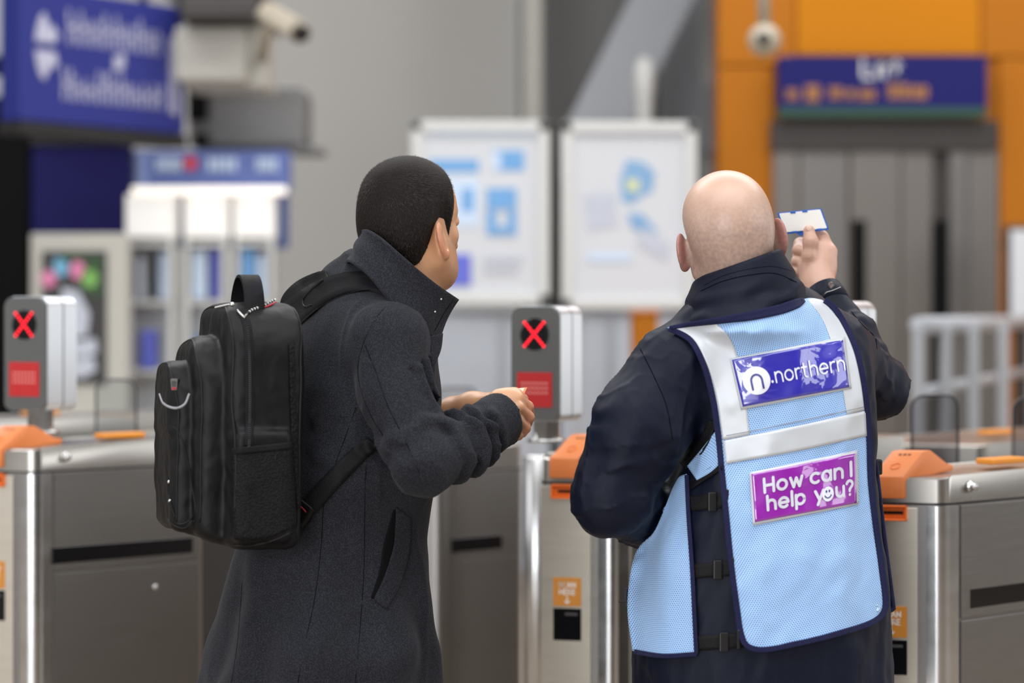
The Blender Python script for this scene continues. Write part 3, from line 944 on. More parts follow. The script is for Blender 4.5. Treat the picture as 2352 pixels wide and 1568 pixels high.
# white notice on the far right
nt_ = root('wall_notice', W(2340, 660, 12.8), 'white notice in a dark frame at the right edge', 'notice')
pbox('frame', 2308, 2480, 518, 760, 12.8, M['lift_dark'], nt_, .04, .004); pbox('sheet', 2322, 2470, 528, 752, 12.79, M['paper_white'], nt_, .02, .002)
v, f = box2(np.array([W(2330, 0, 12.82)[0], 12.82, 0]), np.array([W(2360, 0, 12.82)[0], 12.86, W(0, 760, 12.82)[2]]), .004); mk('stand_post', v, f, M['lift_dark'], nt_)
# dome camera
dc = root('dome_camera', W(1756, 92, 11.5), 'cream dome security camera hanging before the orange wall', 'camera')
c = W(1756, 92, 11.5); rr = 38 * 11.5 / FPX
v, f = lathe([(rr * math.sin(a), -rr * math.cos(a)) for a in np.linspace(.02, math.pi - .02, 16)], c, seg=28); mk('housing', v, f, M['cctv'], dc, smooth=True)
v, f = lathe([(.012, -.02), (.03, -.018), (.03, .012), (.0, .02)], c + np.array([-.012, -rr * .9, -.0]), (0, -1, -.25), 20); mk('lens', v, f, M['lens'], dc, smooth=True)
v, f = tube([c + [0, 0, rr * .9], c + [-.01, 0, .35], [c[0] - .01, c[1], 6.99]], .03, 12); mk('drop_rod', v, f, M['cctv'], dc, smooth=True)

# ---- left: hanging blue direction sign
SL = root('hanging_sign', W(235, 290, 11.6), 'large blue hanging direction sign with blurred white lettering', 'sign')
Pl, Pr = W(48, 276, 11.2), W(424, 316, 12.1)
ex = Pr - Pl; ex[2] = 0; Ls = np.linalg.norm(ex); ex /= Ls; nrm = np.array([ex[1], -ex[0], 0])
zb, zt = W(48, 276, 11.2)[2], W(424, 18, 12.1)[2]
v, f = box(Pl * [1, 1, 0] + ex * Ls / 2 - nrm * .07 + [0, 0, (zb + zt) / 2], (Ls, .14, zt - zb), np.array([ex, -nrm, [0, 0, 1.0]]), .01); mk('panel', v, f, M['blue_sign'], SL)
v, f = box(Pl * [1, 1, 0] + ex * Ls / 2 - nrm * .07 + [0, 0, zb - .035], (Ls + .02, .16, .06), np.array([ex, -nrm, [0, 0, 1.0]]), .006); mk('bottom_rail', v, f, M['gap'], SL)
for s in (.2, .8):
    p = Pl * [1, 1, 0] + ex * Ls * s - nrm * .07; v, f = tube([p + [0, 0, zt - .02], p + [0, 0, 6.99]], .02, 10); mk('hanger', v, f, M['gap'], SL, smooth=True)
Hs = zt - zb
def sign_pt(u, vv): return Pl * [1, 1, 0] + ex * (u * Ls) + nrm * .002 + [0, 0, zb + vv * Hs]
# coarse letter shapes: rows of white strokes too blurred to read
parts = []
g = random.Random(3)
def blurred_word(u0, u1, v0, v1, n):
    for k in range(n):
        a = u0 + (u1 - u0) * k / n; b = a + (u1 - u0) / n * .74
        top = v1 if k in (0, n // 2) else v0 + (v1 - v0) * g.choice([.72, .78, 1.0])
        for seg in ((a, a + .2 * (b - a), v0, top), (b - .2 * (b - a), b, v0, v0 + (top - v0) * g.choice([.7, 1.0])), (a, b, v0 + (top - v0) * .44, v0 + (top - v0) * .56)):
            o = sign_pt((seg[0] + seg[1]) / 2, (seg[2] + seg[3]) / 2)
            parts.append(box(o, ((seg[1] - seg[0]) * Ls, .004, (seg[3] - seg[2]) * Hs), np.array([ex, -nrm, [0, 0, 1.0]])))
blurred_word(.27, .85, .60, .86, 8); blurred_word(.24, .87, .18, .42, 9)
parts.append(box(sign_pt(.575, .5), (.06, .004, .07), np.array([ex, -nrm, [0, 0, 1.0]]))); parts.append(box(sign_pt(.60, .53), (.03, .004, .06), np.array([ex, -nrm, [0, 0, 1.0]])))
for k in range(7):
    o = sign_pt(.925, .2 + .085 * k); parts.append(box(o, (.055, .004, .05), np.array([ex, -nrm, [0, 0, 1.0]])))
    parts.append(box(o + ex * .012, (.022, .004, .07), np.array([ex, -nrm, [0, 0, 1.0]])))
v, f = join(parts); mk('lettering', v, f, M['print_soft'], SL)
parts = []
for dz, sgn in ((.02, 1), (-.02, -1)):   # two-way arrow mark
    o = sign_pt(.14, .56)
    P = np.array([(-.07, .0), (.06, .0), (.075, .05), (.04, .09), (.03, .055), (-.01, .14), (-.035, .12), (-.06, .06)]) * [1, sgn]
    parts.append(extrude(P, 0, .004, (o + [0, 0, dz], ex, [0, 0, 1.0], nrm)))
v, f = join(parts); mk('arrow_mark', v, f, M['print_soft'], SL)

# black pillar on the far left
bp_ = root('black_pillar', np.array([W(10, 0, 12.6)[0], 12.6, 0]), 'black clad pillar at the left edge behind the hanging sign', 'pillar')
v, f = box2(np.array([W(-160, 0, 12.6)[0], 12.6, 0]), np.array([W(68, 0, 12.6)[0], 13.1, W(0, 130, 12.6)[2]]), .02); mk('cladding', v, f, M['near_black'], bp_)
v, f = box2(np.array([W(-164, 0, 12.6)[0], 12.58, W(0, 222, 12.58)[2]]), np.array([W(46, 0, 12.6)[0], 12.62, W(0, 175, 12.58)[2]]), .004); mk('pale_band', v, f, M['steel_paint'], bp_)
v, f = box2(np.array([W(-160, 0, 12.6)[0], 12.62, W(0, 130, 12.6)[2]]), np.array([W(40, 0, 12.6)[0], 13.08, 6.99]), .02); mk('upper_casing', v, f, M['steel_paint'], bp_)

# shop: navy hoarding, fascia, lit display cases
nh = root('navy_hoarding', np.array([W(190, 0, 12.6)[0], 12.6, 0]), 'dark navy blank panel beside the shop front on the left', 'panel')
v, f = box2(np.array([W(72, 0, 12.6)[0], 12.6, 0]), np.array([W(300, 0, 12.6)[0], 12.7, W(0, 318, 12.6)[2]]), .01); mk('board', v, f, M['navy_panel'], nh)
v, f = box2(np.array([W(70, 0, 12.6)[0], 12.58, W(0, 334, 12.6)[2]]), np.array([W(301, 0, 12.6)[0], 12.72, W(0, 316, 12.6)[2]]), .006); mk('top_rail', v, f, M['gap'], nh)
sf = root('shop_fascia', np.array([W(480, 0, 12.75)[0], 12.75, W(0, 436, 12.75)[2]]), 'slate blue shop fascia with a red roundel', 'sign')
pbox('board', 306, 664, 345, 436, 12.7, M['fascia'], sf, .15, .01)
pbox('rear_panel', 292, 662, 437, 570, 12.95, M['fascia'], sf, .04, .004)
pbox('pale_end', 310, 340, 352, 432, 12.69, plain('pale_blue_end', srgb(138, 156, 206), .5), sf, .03, .004)
v, f = lathe([(16 * 12.6 / FPX, 0), (16 * 12.6 / FPX, .012)], W(438, 375, 12.69), (0, -1, 0), 28); mk('roundel', v, f, M['red_dot'], sf)
for (x0, x1) in ((360, 420), (478, 548), (590, 640)):
    parts = []
    for k in range(4):
        xa = x0 + (x1 - x0) * k / 4; a, b = W(xa, 392, 12.69), W(xa + (x1 - x0) * .17, 362, 12.69); parts.append(box2(np.array([a[0], 12.686, a[2]]), np.array([b[0], 12.70, b[2]])))
    v, f = join(parts); mk('lettering', v, f, M['print_pale'], sf)
lab = ['leftmost of three lit white shop display units', 'middle one of three lit white shop display units', 'rightmost of three lit white shop display units']
for k, (x0, x1, xs) in enumerate(((288, 398, 436), (422, 520, 552), (536, 628, 656))):
    Yk = 12.2 + .12 * k
    du = root('display_unit', np.array([W((x0 + x1) / 2, 0, Yk)[0], Yk, 0]), lab[k], 'display unit', 'lit display units in the shop')
    pbox('lit_header', x0, x1, 446, 546, Yk, M['lightbox'], du, .25, .01)
    pbox('strip_light', x0 + 14, xs, 428, 446, Yk - .02, M['striplight'], du, .1, .006)
    v, f = box2(np.array([W(x0, 0, Yk)[0], Yk + .16, 0]), np.array([W(x1, 0, Yk)[0], Yk + .2, W(0, 546, Yk)[2]]), 0); mk('back_panel', v, f, M['paper_white'], du)
    for xx in (x0, x1 - 12):
        v, f = box2(np.array([W(xx, 0, Yk)[0], Yk, 0]), np.array([W(xx + 12, 0, Yk)[0], Yk + .2, W(0, 546, Yk)[2]]), .006); mk('side_panel', v, f, M['white_paint'], du)
    for yy in (556, 690, 850, 1000):
        v, f = box2(np.array([W(x0, 0, Yk)[0], Yk + .005, W(0, yy + 10, Yk)[2]]), np.array([W(x1, 0, Yk)[0], Yk + .19, W(0, yy, Yk)[2]]), .004); mk('shelf', v, f, M['white_paint'], du)
    items = (((.2, .36, 590, 690, 'print_grey'), (.5, .62, 575, 690, 'black'), (.66, .86, 580, 690, 'print_pale'), (.28, .62, 760, 850, 'print_violet')),
             ((.17, .5, 575, 690, 'print_pale'), (.62, .8, 570, 690, 'print_violet'), (.2, .4, 775, 850, 'print_sky'), (.55, .8, 755, 850, 'print_grey')),
             ((.15, .5, 570, 690, 'print_sky'), (.55, .8, 585, 690, 'print_pale'), (.2, .6, 770, 850, 'print_violet')))[k]
    for (s0, s1, ya, yb, mt) in items:
        xa, xb = x0 + (x1 - x0) * s0, x0 + (x1 - x0) * s1
        a, b = W(xa, yb - 2, Yk), W(xb, ya, Yk)
        v, f = box2(np.array([a[0], Yk + .05, a[2]]), np.array([b[0], Yk + .12, b[2]]), .012)
        nm = {'print_violet': 'violet blue', 'black': 'black', 'print_pale': 'pale blue', 'print_sky': 'sky blue', 'print_grey': 'grey'}[mt]
        hgt = 'upper' if yb == 690 else 'lower'
        tag(mk('boxed_product', v + [0, 0, .003], f, M[mt]), '%s boxed product on the %s shelf of the %s lit display unit' % (nm, hgt, ('left', 'middle', 'right')[k]), 'box', 'products on the shop shelves')
# poster stand with a dark poster
po = root('poster_stand', np.array([W(170, 0, 11.8)[0], 11.8, 0]), 'pale framed stand with a dark poster of coloured balloons', 'poster')
pbox('frame', 70, 292, 536, 960, 11.8, M['beige_paint'], po, .1, .01)
pbox('poster', 96, 245, 576, 882, 11.79, M['charcoal_print'], po, .012, .002)
for (cx_, cy_, rx_, ry_, mt) in ((112, 640, 17, 20, 'pink'), (140, 612, 17, 24, 'cyan'), (178, 620, 17, 22, 'pink'), (206, 638, 20, 24, 'leaf'), (165, 590, 30, 10, 'leaf_dark'), (215, 605, 24, 16, 'leaf_dark'), (222, 668, 18, 12, 'leaf_dark')):
    P = np.array([W(cx_ + rx_ * math.cos(a), cy_ + ry_ * math.sin(a), 11.785)[[0, 2]] for a in np.linspace(0, 2 * math.pi, 20, endpoint=False)])
    v, f = extrude(P, 0, .003, ([0, 11.783, 0], [1, 0, 0], [0, 0, 1], [0, 1, 0])); mk('print', v, f, M[mt], po)
for poly in ([(140, 660), (180, 668), (206, 720), (200, 770), (168, 776), (150, 720)], [(165, 786), (220, 776), (224, 810), (190, 822), (166, 816)], [(166, 826), (214, 820), (222, 850), (190, 868), (160, 862)]):
    P = np.array([W(x, y, 11.785)[[0, 2]] for x, y in poly]); v, f = extrude(P, 0, .003, ([0, 11.783, 0], [1, 0, 0], [0, 0, 1], [0, 1, 0])); mk('print', v, f, M['print_grey'], po)
v, f = box2(np.array([W(80, 0, 11.8)[0], 11.82, 0]), np.array([W(282, 0, 11.8)[0], 11.88, W(0, 960, 11.8)[2]]), .004); mk('base_panel', v, f, M['white_paint'], po)
v, f = box2(np.array([W(60, 0, 11.8)[0], 11.6, 0]), np.array([W(302, 0, 11.8)[0], 12.05, .05]), .01); mk('foot', v, f, M['steel_paint'], po)

# beige ceiling casing with CCTV camera, dark plant above the shop
cs = root('ceiling_casing', W(500, 200, 12.0), 'beige boxed ceiling casing right of the hanging sign', 'casing')
pbox('box', 400, 566, 60, 186, 12.0, M['beige_paint'], cs, .8, .02)
pbox('dark_box', 410, 600, -10, 44, 11.8, M['lift_dark'], cs, .9, .02)  # dark box above the beige one
pbox('drop_plate', 566, 612, 30, 200, 12.1, M['beige_paint'], cs, .5, .01)
a = W(500, -10, 12.2); v, f = box2(np.array([a[0] - .25, 12.0, a[2] - .02]), np.array([a[0] + .25, 12.6, 6.99]), .01); mk('riser', v, f, M['wall_dark'], cs)
dk = root('dark_duct', W(520, 300, 12.9), 'dark grey duct below the beige casing above the shop', 'duct')
pbox('duct', 432, 700, 200, 338, 12.95, M['wall_dark'], dk, .5, .03); pbox('dark_opening', 430, 474, 196, 275, 12.9, M['near_black'], dk, .1, .01); pbox('bracket', 446, 476, 306, 334, 12.9, M['near_black'], dk, .1, .01)
pbox('ledge', 668, 740, 338, 352, 12.95, M['wall_dark'], dk, .3, .006)
a = W(560, 200, 13.1); v, f = box2(np.array([a[0] - .05, 13.1, a[2] - .02]), np.array([a[0] + .05, 13.2, 6.99]), .004); mk('hanger', v, f, M['wall_dark'], dk)
cc = root('security_camera', W(640, 60, 11.6), 'cream security camera pointing right at the top left', 'camera')
a, b = W(612, 28, 11.7), W(688, 74, 11.45); d = b - a; Ln = np.linalg.norm(d); d /= Ln; n = np.cross(d, [0, 1.0, 0]); n /= np.linalg.norm(n)
v, f = box((a + b) / 2, (Ln, .10, .11), np.array([d, n, np.cross(d, n)]), .02, 3); mk('housing', v, f, M['cctv'], cc)
v, f = lathe([(.04, 0), (.042, .03), (.03, .032), (.001, .02)], b, d, 20); mk('lens', v, f, M['lens'], cc, smooth=True)
v, f = tube([a + d * .05, W(606, 100, 11.9), W(600, 140, 12.15)], .03, 10); mk('arm', v, f, M['cctv'], cc, smooth=True)

# railing on the right, receding
rl = root('handrail', np.array([W(2220, 0, 9.0)[0], 9.0, 0]), 'pale metal railing with upright posts right of the bald man', 'railing')
pts = [(2108, 9.0), (2172, 9.35), (2236, 9.7), (2304, 10.05), (2372, 12.6)]
zt_, zb_ = W(0, 748, 9.0)[2], W(0, 902, 9.0)[2]
for (px, Y) in pts:
    x = W(px, 0, Y)[0]; v, f = box2(np.array([x - .022, Y - .02, 0]), np.array([x + .022, Y + .02, zt_]), .006); mk('post', v, f, M['steel_paint'], rl)
for z_, r_ in ((zt_, .035), (zb_, .022)):
    P = [np.array([W(px, 0, Y)[0], Y, z_]) for px, Y in pts]; v, f = tube([P[0], P[-1]], r_, 12); mk('rail', v, f, M['steel_paint'], rl, smooth=True)
v, f = box2(np.array([W(2108, 0, 9.0)[0], 9.02, 0]), np.array([W(2372, 0, 12.6)[0], 12.6, .02]), 0)
# ------------------------------------------------------------------ ticket gates
ALPHA, PHI = R(15), R(47)
FD = np.array([math.cos(ALPHA), -math.sin(ALPHA), 0])       # along the end face, to the right
SD = np.array([math.sin(PHI), math.cos(PHI), 0])            # along the cabinet, away from us
UP = np.array([0, 0, 1.0])
FN = np.array([-math.sin(ALPHA), -math.cos(ALPHA), 0])      # outward normal of the end face
SN = np.array([math.cos(PHI), -math.sin(PHI), 0])           # outward normal of the long side


def cabinet(label, B, k=1.0, ln=1.15, fw=.20, face='steel_dark', zt=1.08, reader=True, scan=True, slot=None, knob=True, strip=True):
    """B = plan corner where end face meets long side; k scales the whole cabinet"""
    zt = zt / k
    B = np.array([B[0], B[1], 0.0])
    rt = root('gate_cabinet', B, label, 'ticket gate', 'ticket gate cabinets in a row')
    A = B - FD * fw; Cc = B + SD * ln; Dd = A + SD * ln
    plan = np.array([A[:2], B[:2], Cc[:2], Dd[:2]])
    body = rounded_poly(plan, [.028, .040, .028, .028], 10)
    zs = zt - .076
    v, f = extrude(body, 0.0, zs - .004); mk('body', v, f, M[face], rt, smooth=False)
    # corner column, brighter drawn tube standing just proud
    ctr = body[11:22].mean(0)
    inner = B[:2] + ((A - B)[:2] / fw + SD[:2]) / np.linalg.norm(((A - B)[:2] / fw + SD[:2])) * .062
    pc = rounded_poly(np.array([A[:2] + (B - A)[:2] * .80 + (SD[:2] * .03), A[:2] + (B - A)[:2] * .80 - FN[:2] * -.003, B[:2] + FN[:2] * .003 + SN[:2] * .003, B[:2] + SD[:2] * .045 + SN[:2] * .003, B[:2] + SD[:2] * .045 - SN[:2] * .02]), [0, 0, .042, 0, 0], 14)
    v, f = extrude(pc, 0.0, zs - .006); o = mk('corner_post', v, f, M['steel_bright' if reader else 'steel_dark'], rt, smooth=False)
    o.data.shade_smooth(); o.data.set_sharp_from_angle(angle=R(35))
    v, f = extrude(rounded_poly(plan, [.024, .034, .024, .024], 8), zs - .004, zs + .001); mk('shadow_gap', v, f, M['gap'], rt)
    # top band with a nose that falls towards the user
    n = len(body); top = np.c_[body, np.full(n, zt)]; 
    dist = ((top - np.r_[A[:2], 0]) @ np.array([-FN[0], -FN[1], 0])); top[:, 2] -= .020 * np.clip(1 - dist / .07, 0, 1)
    lo_ = np.c_[body, np.full(n, zs)]
    off = (body - body.mean(0)); off /= np.linalg.norm(off, axis=1, keepdims=True)
    ins = top.copy(); ins[:, :2] -= off * .006; top[:, 2] -= .004
    V = np.vstack([lo_, top, ins]); F = []
    for i in range(n):
        j = (i + 1) % n; F += [[i, j, j + n, i + n], [i + n, j + n, j + 2 * n, i + 2 * n]]
    F += [list(range(n))[::-1], [i + 2 * n for i in range(n)]]
    o = mk('top_band', V, F, M['steel'], rt); o.data.shade_smooth(); o.data.set_sharp_from_angle(angle=R(30))
    # side panels, upper and lower, with a seam
    s0, s1 = .052, ln - .05; z2 = zs - .258
    for nm, za, zb in (('upper_side_panel', z2 + .003, zs - .006), ('lower_side_panel', .05, z2 - .003)):
        c = B + SD * (s0 + s1) / 2 + SN * .0015 + UP * (za + zb) / 2
        v, f = box(c, (s1 - s0, .007, zb - za), np.array([SD, -SN, UP]), .0016, 2); mk(nm, v, f, M[face], rt)
    if slot is None: slot = (.085, .50)
    c = B + SD * (slot[0] + slot[1]) / 2 + SN * .0045 + UP * (z2 + .043)
    v, f = box(c, (slot[1] - slot[0], .004, .042), np.array([SD, -SN, UP]), .0008, 1); mk('sensor_window', v, f, M['black_gloss'], rt)
    v, f = lathe([(.008, 0), (.008, .004), (.005, .006), (.001, .006)], B + SD * .36 + SN * .005 + UP * (z2 - .06), SN, 16); mk('key_lock', v, f, M['steel_bright'], rt, smooth=True)
    if knob:
        c = B + SD * .085 + SN * .002 + UP * (zt - .042)
        v, f = lathe([(.013, 0), (.013, .004), (.010, .006), (.008, .014), (.009, .018), (.001, .019)], c, SN, 18); mk('side_knob', v, f, M['steel_bright'], rt, smooth=True)
    # white edge line of the side panel
    if strip:
        c = A + FD * (fw * .62) + SD * .34 + UP * (zt + .004)
        v, f = box(c, (.13, .05, .014), np.array([SD, np.cross(UP, SD), UP]), .004, 2); mk('guide_strip', v, f, M['strip_orange'], rt)
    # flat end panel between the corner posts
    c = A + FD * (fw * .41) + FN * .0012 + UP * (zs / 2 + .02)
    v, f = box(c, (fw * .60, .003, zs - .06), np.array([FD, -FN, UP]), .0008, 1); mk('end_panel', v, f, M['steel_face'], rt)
    cf = A + FN * .0012 + FD * (fw * .42)                       # middle of the face, between the rounded corners
    if reader:
        w = .070
        fz0, fz1 = zt - .066, zt - .018
        prof = np.array([(-.012, fz0), (-.012, fz1), (.062, fz1 + .054), (.088, fz1 + .055), (.150, zt + .004), (.170, zt + .002), (.170, zt - .012), (.02, zt - .026), (.0, zt - .03), (.0, fz0)])
        # profile lies in (depth along SD, z); extruded along the face
        v, f = extrude(prof, -w / 2, w / 2, (cf * [1, 1, 0], SD, UP, FD))
        bm = bmesh.new(); vs = [bm.verts.new(p) for p in v]
        for q in f: bm.faces.new([vs[i] for i in q])
        bmesh.ops.recalc_face_normals(bm, faces=bm.faces)
        bmesh.ops.bevel(bm, geom=[e for e in bm.edges], offset=.0028, segments=2, affect='EDGES', profile=.5)
        v, f = bm_arrays(bm); o = mk('card_reader', v, f, M['orange'], rt); o.data.shade_smooth(); o.data.set_sharp_from_angle(angle=R(40))
        # raised target ring and three marks on the slope
        sl = (SD * .074 + UP * .054); sl /= np.linalg.norm(sl); ns = np.cross(sl, FD); ns /= np.linalg.norm(ns)
        if ns[2] < 0: ns = -ns
        base = cf + UP * fz1 + SD * -.012
        ring = [base + sl * .036 + ns * .0005 + .010 * (math.cos(a) * FD + math.sin(a) * sl) for a in np.linspace(0, 2 * math.pi, 24, endpoint=False)]
        v, f = tube(ring, .0011, 5, closed=True); mk('target_ring', v, f, M['orange_deep'], o, smooth=True)
        for q in (-1, 0, 1):
            v, f = box(base + sl * .078 + FD * (q * .010) + ns * .0002, (.006, .004, .0016), np.array([FD, sl, ns])); mk('indicator_mark', v, f, M['lift_dark'], o)
        # ticket slot: orange hood with a dark mouth and ribs
        c = cf + FN * .004 + UP * (zs - .022); hw, hh = .037, .017
        oo = root_part = None
        fr = [(-hw, -hh, -hw + .005, hh), (hw - .005, -hh, hw, hh), (-hw, hh - .004, hw, hh), (-hw, -hh, hw, -hh + .004)]
        parts = []
        for (x0, y0, x1, y1) in fr:
            parts.append(box(c + FD * (x0 + x1) / 2 + UP * (y0 + y1) / 2, (x1 - x0, .016, y1 - y0), np.array([FD, -FN, UP]), .0012, 1))
        parts.append(box(c - FN * .002 , (2 * hw - .004, .006, 2 * hh - .004), np.array([FD, -FN, UP])))
        v, f = join(parts); sl_ = mk('ticket_slot', v, f, M['orange_deep'], rt)
        v, f = box(c + FN * .0014 + FD * .004 + UP * .001, (.048, .003, .006), np.array([FD, -FN, UP])); mk('slot_mouth', v, f, M['near_black'], sl_)
        for q in range(10):
            v, f = box(c + FD * (-.029 + q * .0064) + FN * .003 - UP * .0095, (.0022, .006, .007), np.array([FD, -FN, UP])); mk('rib', v, f, M['orange_deep'], sl_)
    if scan:
        z3 = zs - .262; cw = .069
        c = cf + FN * .0012 + UP * z3 + FD * .002
        v, f = box(c, (cw, .0024, .069), np.array([FD, -FN, UP]), .0006, 1); st = mk('scan_sticker', v, f, M['amber'], rt)
        for s_, zo in (('SCAN', .011), ('HERE', -.006)):
            V2, F2, w2 = text2d(s_, .15, .2); sc = .0165
            v, f = flat_on(V2 * sc, F2, c + FN * .0016 + UP * zo - FD * w2 * sc / 2, FD, UP); mk('lettering', v, f, M['print_white'], st)
        parts = [stroke2d([(0, -.011), (0, -.028)], .0026), stroke2d([(-.006, -.022), (0, -.028), (.006, -.022)], .0026)]
        V2, F2 = join(parts); v, f = flat_on(V2, F2, c + FN * .0016, FD, UP); mk('arrow', v, f, M['print_white'], st)
        c = cf + FN * .001 + UP * (z3 - .078) + FD * .002
        v, f = box(c, (cw, .003, .077), np.array([FD, -FN, UP]), .0006, 1); wn = mk('scanner_window', v, f, M['black_gloss'], rt)
        v, f = box(c + FN * .002 + UP * .025 + FD * .01, (.03, .001, .006), np.array([FD, -FN, UP])); mk('scanner_bar', v, f, M['frame_dark'], wn)
    rt.scale = (k, k, k)
    return rt


def display_head(label, c, yaw, w=.135, d=.13, h=.275, zpole=1.05, k=1.0):
    """c = bottom centre of the front face; yaw = turn of the face to the left"""
    c = np.asarray(c, float); ex = np.array([math.cos(yaw), -math.sin(yaw), 0]); ey = np.array([math.sin(yaw), math.cos(yaw), 0])
    rt = root('gate_display', np.array([c[0] + ey[0] * d / 2, c[1] + ey[1] * d / 2, zpole]), label, 'gate display', 'red cross displays on the gates')
    hw = w / 2; rr = .026
    shp = rounded_poly([(-hw, 0), (hw, 0), (hw, h), (-hw, h)], [.018, .018, rr, rr], 8)
    v, f = extrude(shp * [.985, .985] + [0, h * .0075], 0, .012, (c, ex, UP, -ey * -1)); o = mk('front_plate', v, f, M['head_grey'], rt)
    for nm, d0, d1 in (('shell', .010, d * .56), ('shell', d * .60, d)):
        v, f = extrude(shp, d0, d1, (c, ex, UP, ey)); o2 = mk(nm, v, f, M['alu'], rt); o2.data.shade_smooth(); o2.data.set_sharp_from_angle(angle=R(35))
    v, f = extrude(shp * [.95, .97] + [0, h * .015], d * .5, d * .66, (c, ex, UP, ey)); mk('groove', v, f, M['gap'], rt)
    cc = c + UP * (h * .755)
    v, f = lathe([(.037, .0), (.037, .002), (.034, .0025), (.001, .0025)], cc, -ey, 32); rd = mk('round_window', v, f, M['black_gloss'], rt)
    for q in range(-4, 5):
        for sg in (1, -1):
            if q == 0 and sg == -1: continue
            p = cc - ey * .0028 + ex * (q * .0062) + UP * (sg * q * .0068)
            v, f = lathe([(.0031, 0), (.0029, .0012), (.0016, .0022), (.0002, .0025)], p, -ey, 10); mk('led', v, f, M['led'], rd, smooth=True)
    c2 = c + UP * (h * .275) - ey * .0008
    v, f = box(c2, (w * .73, .0016, h * .30), np.array([ex, ey, UP])); st = mk('red_sticker', v, f, M['red_sticker'], rt)
    parts = []
    for j in range(3):
        for q in range(7):
            parts.append(box(c2 - ey * .0011 + ex * ((q - 3) * w * .082) + UP * ((1 - j) * .011 + .004), (w * .05, .0006, .005), np.array([ex, ey, UP])))
    v, f = join(parts); mk('lettering', v, f, M['pink_print'], st)
    pc = c + ey * d * .5; v, f = lathe([(.045, zpole - c[2]), (.045, zpole - c[2] + .008), (.031, zpole - c[2] + .01), (.031, .002)], pc, UP, 24); mk('pole', v, f, M['steel_bright'], rt, smooth=True)
    return rt


def paddle(label, x0, x1, y0, Y, zbase, yaw=0.0, dark=False):
    """glass gate leaf with rounded top"""
    a, b = W(x0, y0, Y), W(x1, y0, Y); c = (a + b) / 2; wd = (b[0] - a[0]) / max(math.cos(yaw), .3)
    ex = np.array([math.cos(yaw), math.sin(yaw), 0]); ey = np.array([-math.sin(yaw), math.cos(yaw), 0])
    rt = root('gate_paddle', np.array([c[0], Y, zbase]), label, 'gate paddle', 'glass paddles of the ticket gates')
    h = a[2] - zbase; r_ = .03
    shp = rounded_poly([(-wd / 2, 0), (wd / 2, 0), (wd / 2, h), (-wd / 2, h)], [0.004, 0.004, r_, r_], 8)
    v, f = extrude(shp, -.005, .005, (np.array([c[0], Y, zbase]), ex, UP, ey)); mk('pane', v, f, M['glass_smoke' if dark else 'glass'], rt)
    P = [np.array([c[0], Y, zbase]) + p[0] * ex + p[1] * UP for p in shp]
    v, f = tube(np.array(P), .0032, 6, closed=True); mk('edge_trim', v, f, M['frame_dark'], rt, smooth=True)
    v, f = box(np.array([c[0], Y, zbase - .01]), (wd * .8, .03, .03), np.array([ex, ey, UP]), .004); mk('hinge_block', v, f, M['steel_dark'], rt)
    return rt


def plan_pt(px, Y): return (W(px, 0, Y)[0], Y)


YR, YM, YL = 4.95, 5.38, 5.70
KG = .934
cabinet('steel gate cabinet at the right edge with orange reader beside the blue vest', plan_pt(2171, YR), KG, ln=1.3, fw=.205, zt=W(0, 1077, YR)[2])
cabinet('steel gate cabinet between the two men with end face coloured for bright reflection', plan_pt(1413, YM), KG, face='steel', fw=.205, zt=W(0, 1036, YM)[2])  # paler steel than its neighbours stands for the brighter reflection here
cabinet('steel gate cabinet at the left edge beside the backpack', plan_pt(81, YL), KG, fw=.205, zt=W(0, 1014, YL)[2], ln=.55, slot=(.045, .48))
display_head('red cross display between the two men', W(1228, 968, YM + .22), R(28), w=.125, d=.12, h=.268, zpole=W(0, 1036, YM)[2] + .006)
display_head('red cross display at the left edge of the photo', W(56, 943, YL + .2), R(28), w=.127, d=.122, h=.279, zpole=W(0, 1014, YL)[2] + .006)
display_head('display head mostly hidden behind the bald man\'s right arm', W(1912, 966, YR + .35), R(28), w=.115, d=.12, h=.262, zpole=W(0, 1077, YR)[2] + .006)
# cabinets of the far row, seen from behind
cabinet('far dark gate cabinet seen between the coat and the middle gate', plan_pt(1012, 6.6), KG, ln=.36, fw=.16, face='steel_dark', zt=W(0, 1026, 6.6)[2], reader=False, scan=False, knob=False, strip=False, slot=(.04, .24))
cabinet('far gate cabinet left of the backpack near the glass paddle', plan_pt(-60, 7.6), KG, ln=1.0, fw=.2, zt=W(0, 958, 7.6)[2], reader=False, scan=False, knob=False, strip=True)
cabinet('far gate cabinet behind the right gate with an orange strip', plan_pt(2258, 6.4), KG, ln=1.3, fw=.42, zt=W(0, 1006, 6.4)[2], reader=False, scan=False, knob=False, strip=True)
cabinet('dark lower gate cabinet behind the backpack and coat', plan_pt(424, 7.3), KG, ln=.55, fw=.2, face='lift_dark', zt=W(0, 990, 7.3)[2], reader=False, scan=False, knob=False, strip=False)
# bright upright at the end of the far cabinet
pp = np.array([*plan_pt(1236, 6.55), 0])
up_ = root('gate_post', pp, 'round steel post beside the far dark gate cabinet', 'post')
v, f = lathe([(.041, 0), (.041, 1.03), (.036, 1.036), (.001, 1.036)], pp, seg=24); mk('tube', v, f, M['steel_bright'], up_, smooth=True)
v, f = lathe([(.055, 0), (.055, .015), (.042, .02)], pp, seg=24); mk('base_ring', v, f, M['steel_dark'], up_, smooth=True)
paddle('clear glass gate paddle by the left display', 222, 312, 872, 6.5, 0.02, R(10))
paddle('clear glass gate paddle behind the coat sleeve', 1004, 1096, 890, 7.4, 0.02, R(10))
paddle('smoked glass gate paddle behind the right gate', 2092, 2203, 908, 5.85, 0.02, R(14), True)
paddle('smoked glass gate paddle cut by the right edge', 2324, 2430, 914, 6.1, 0.02, R(14), True)
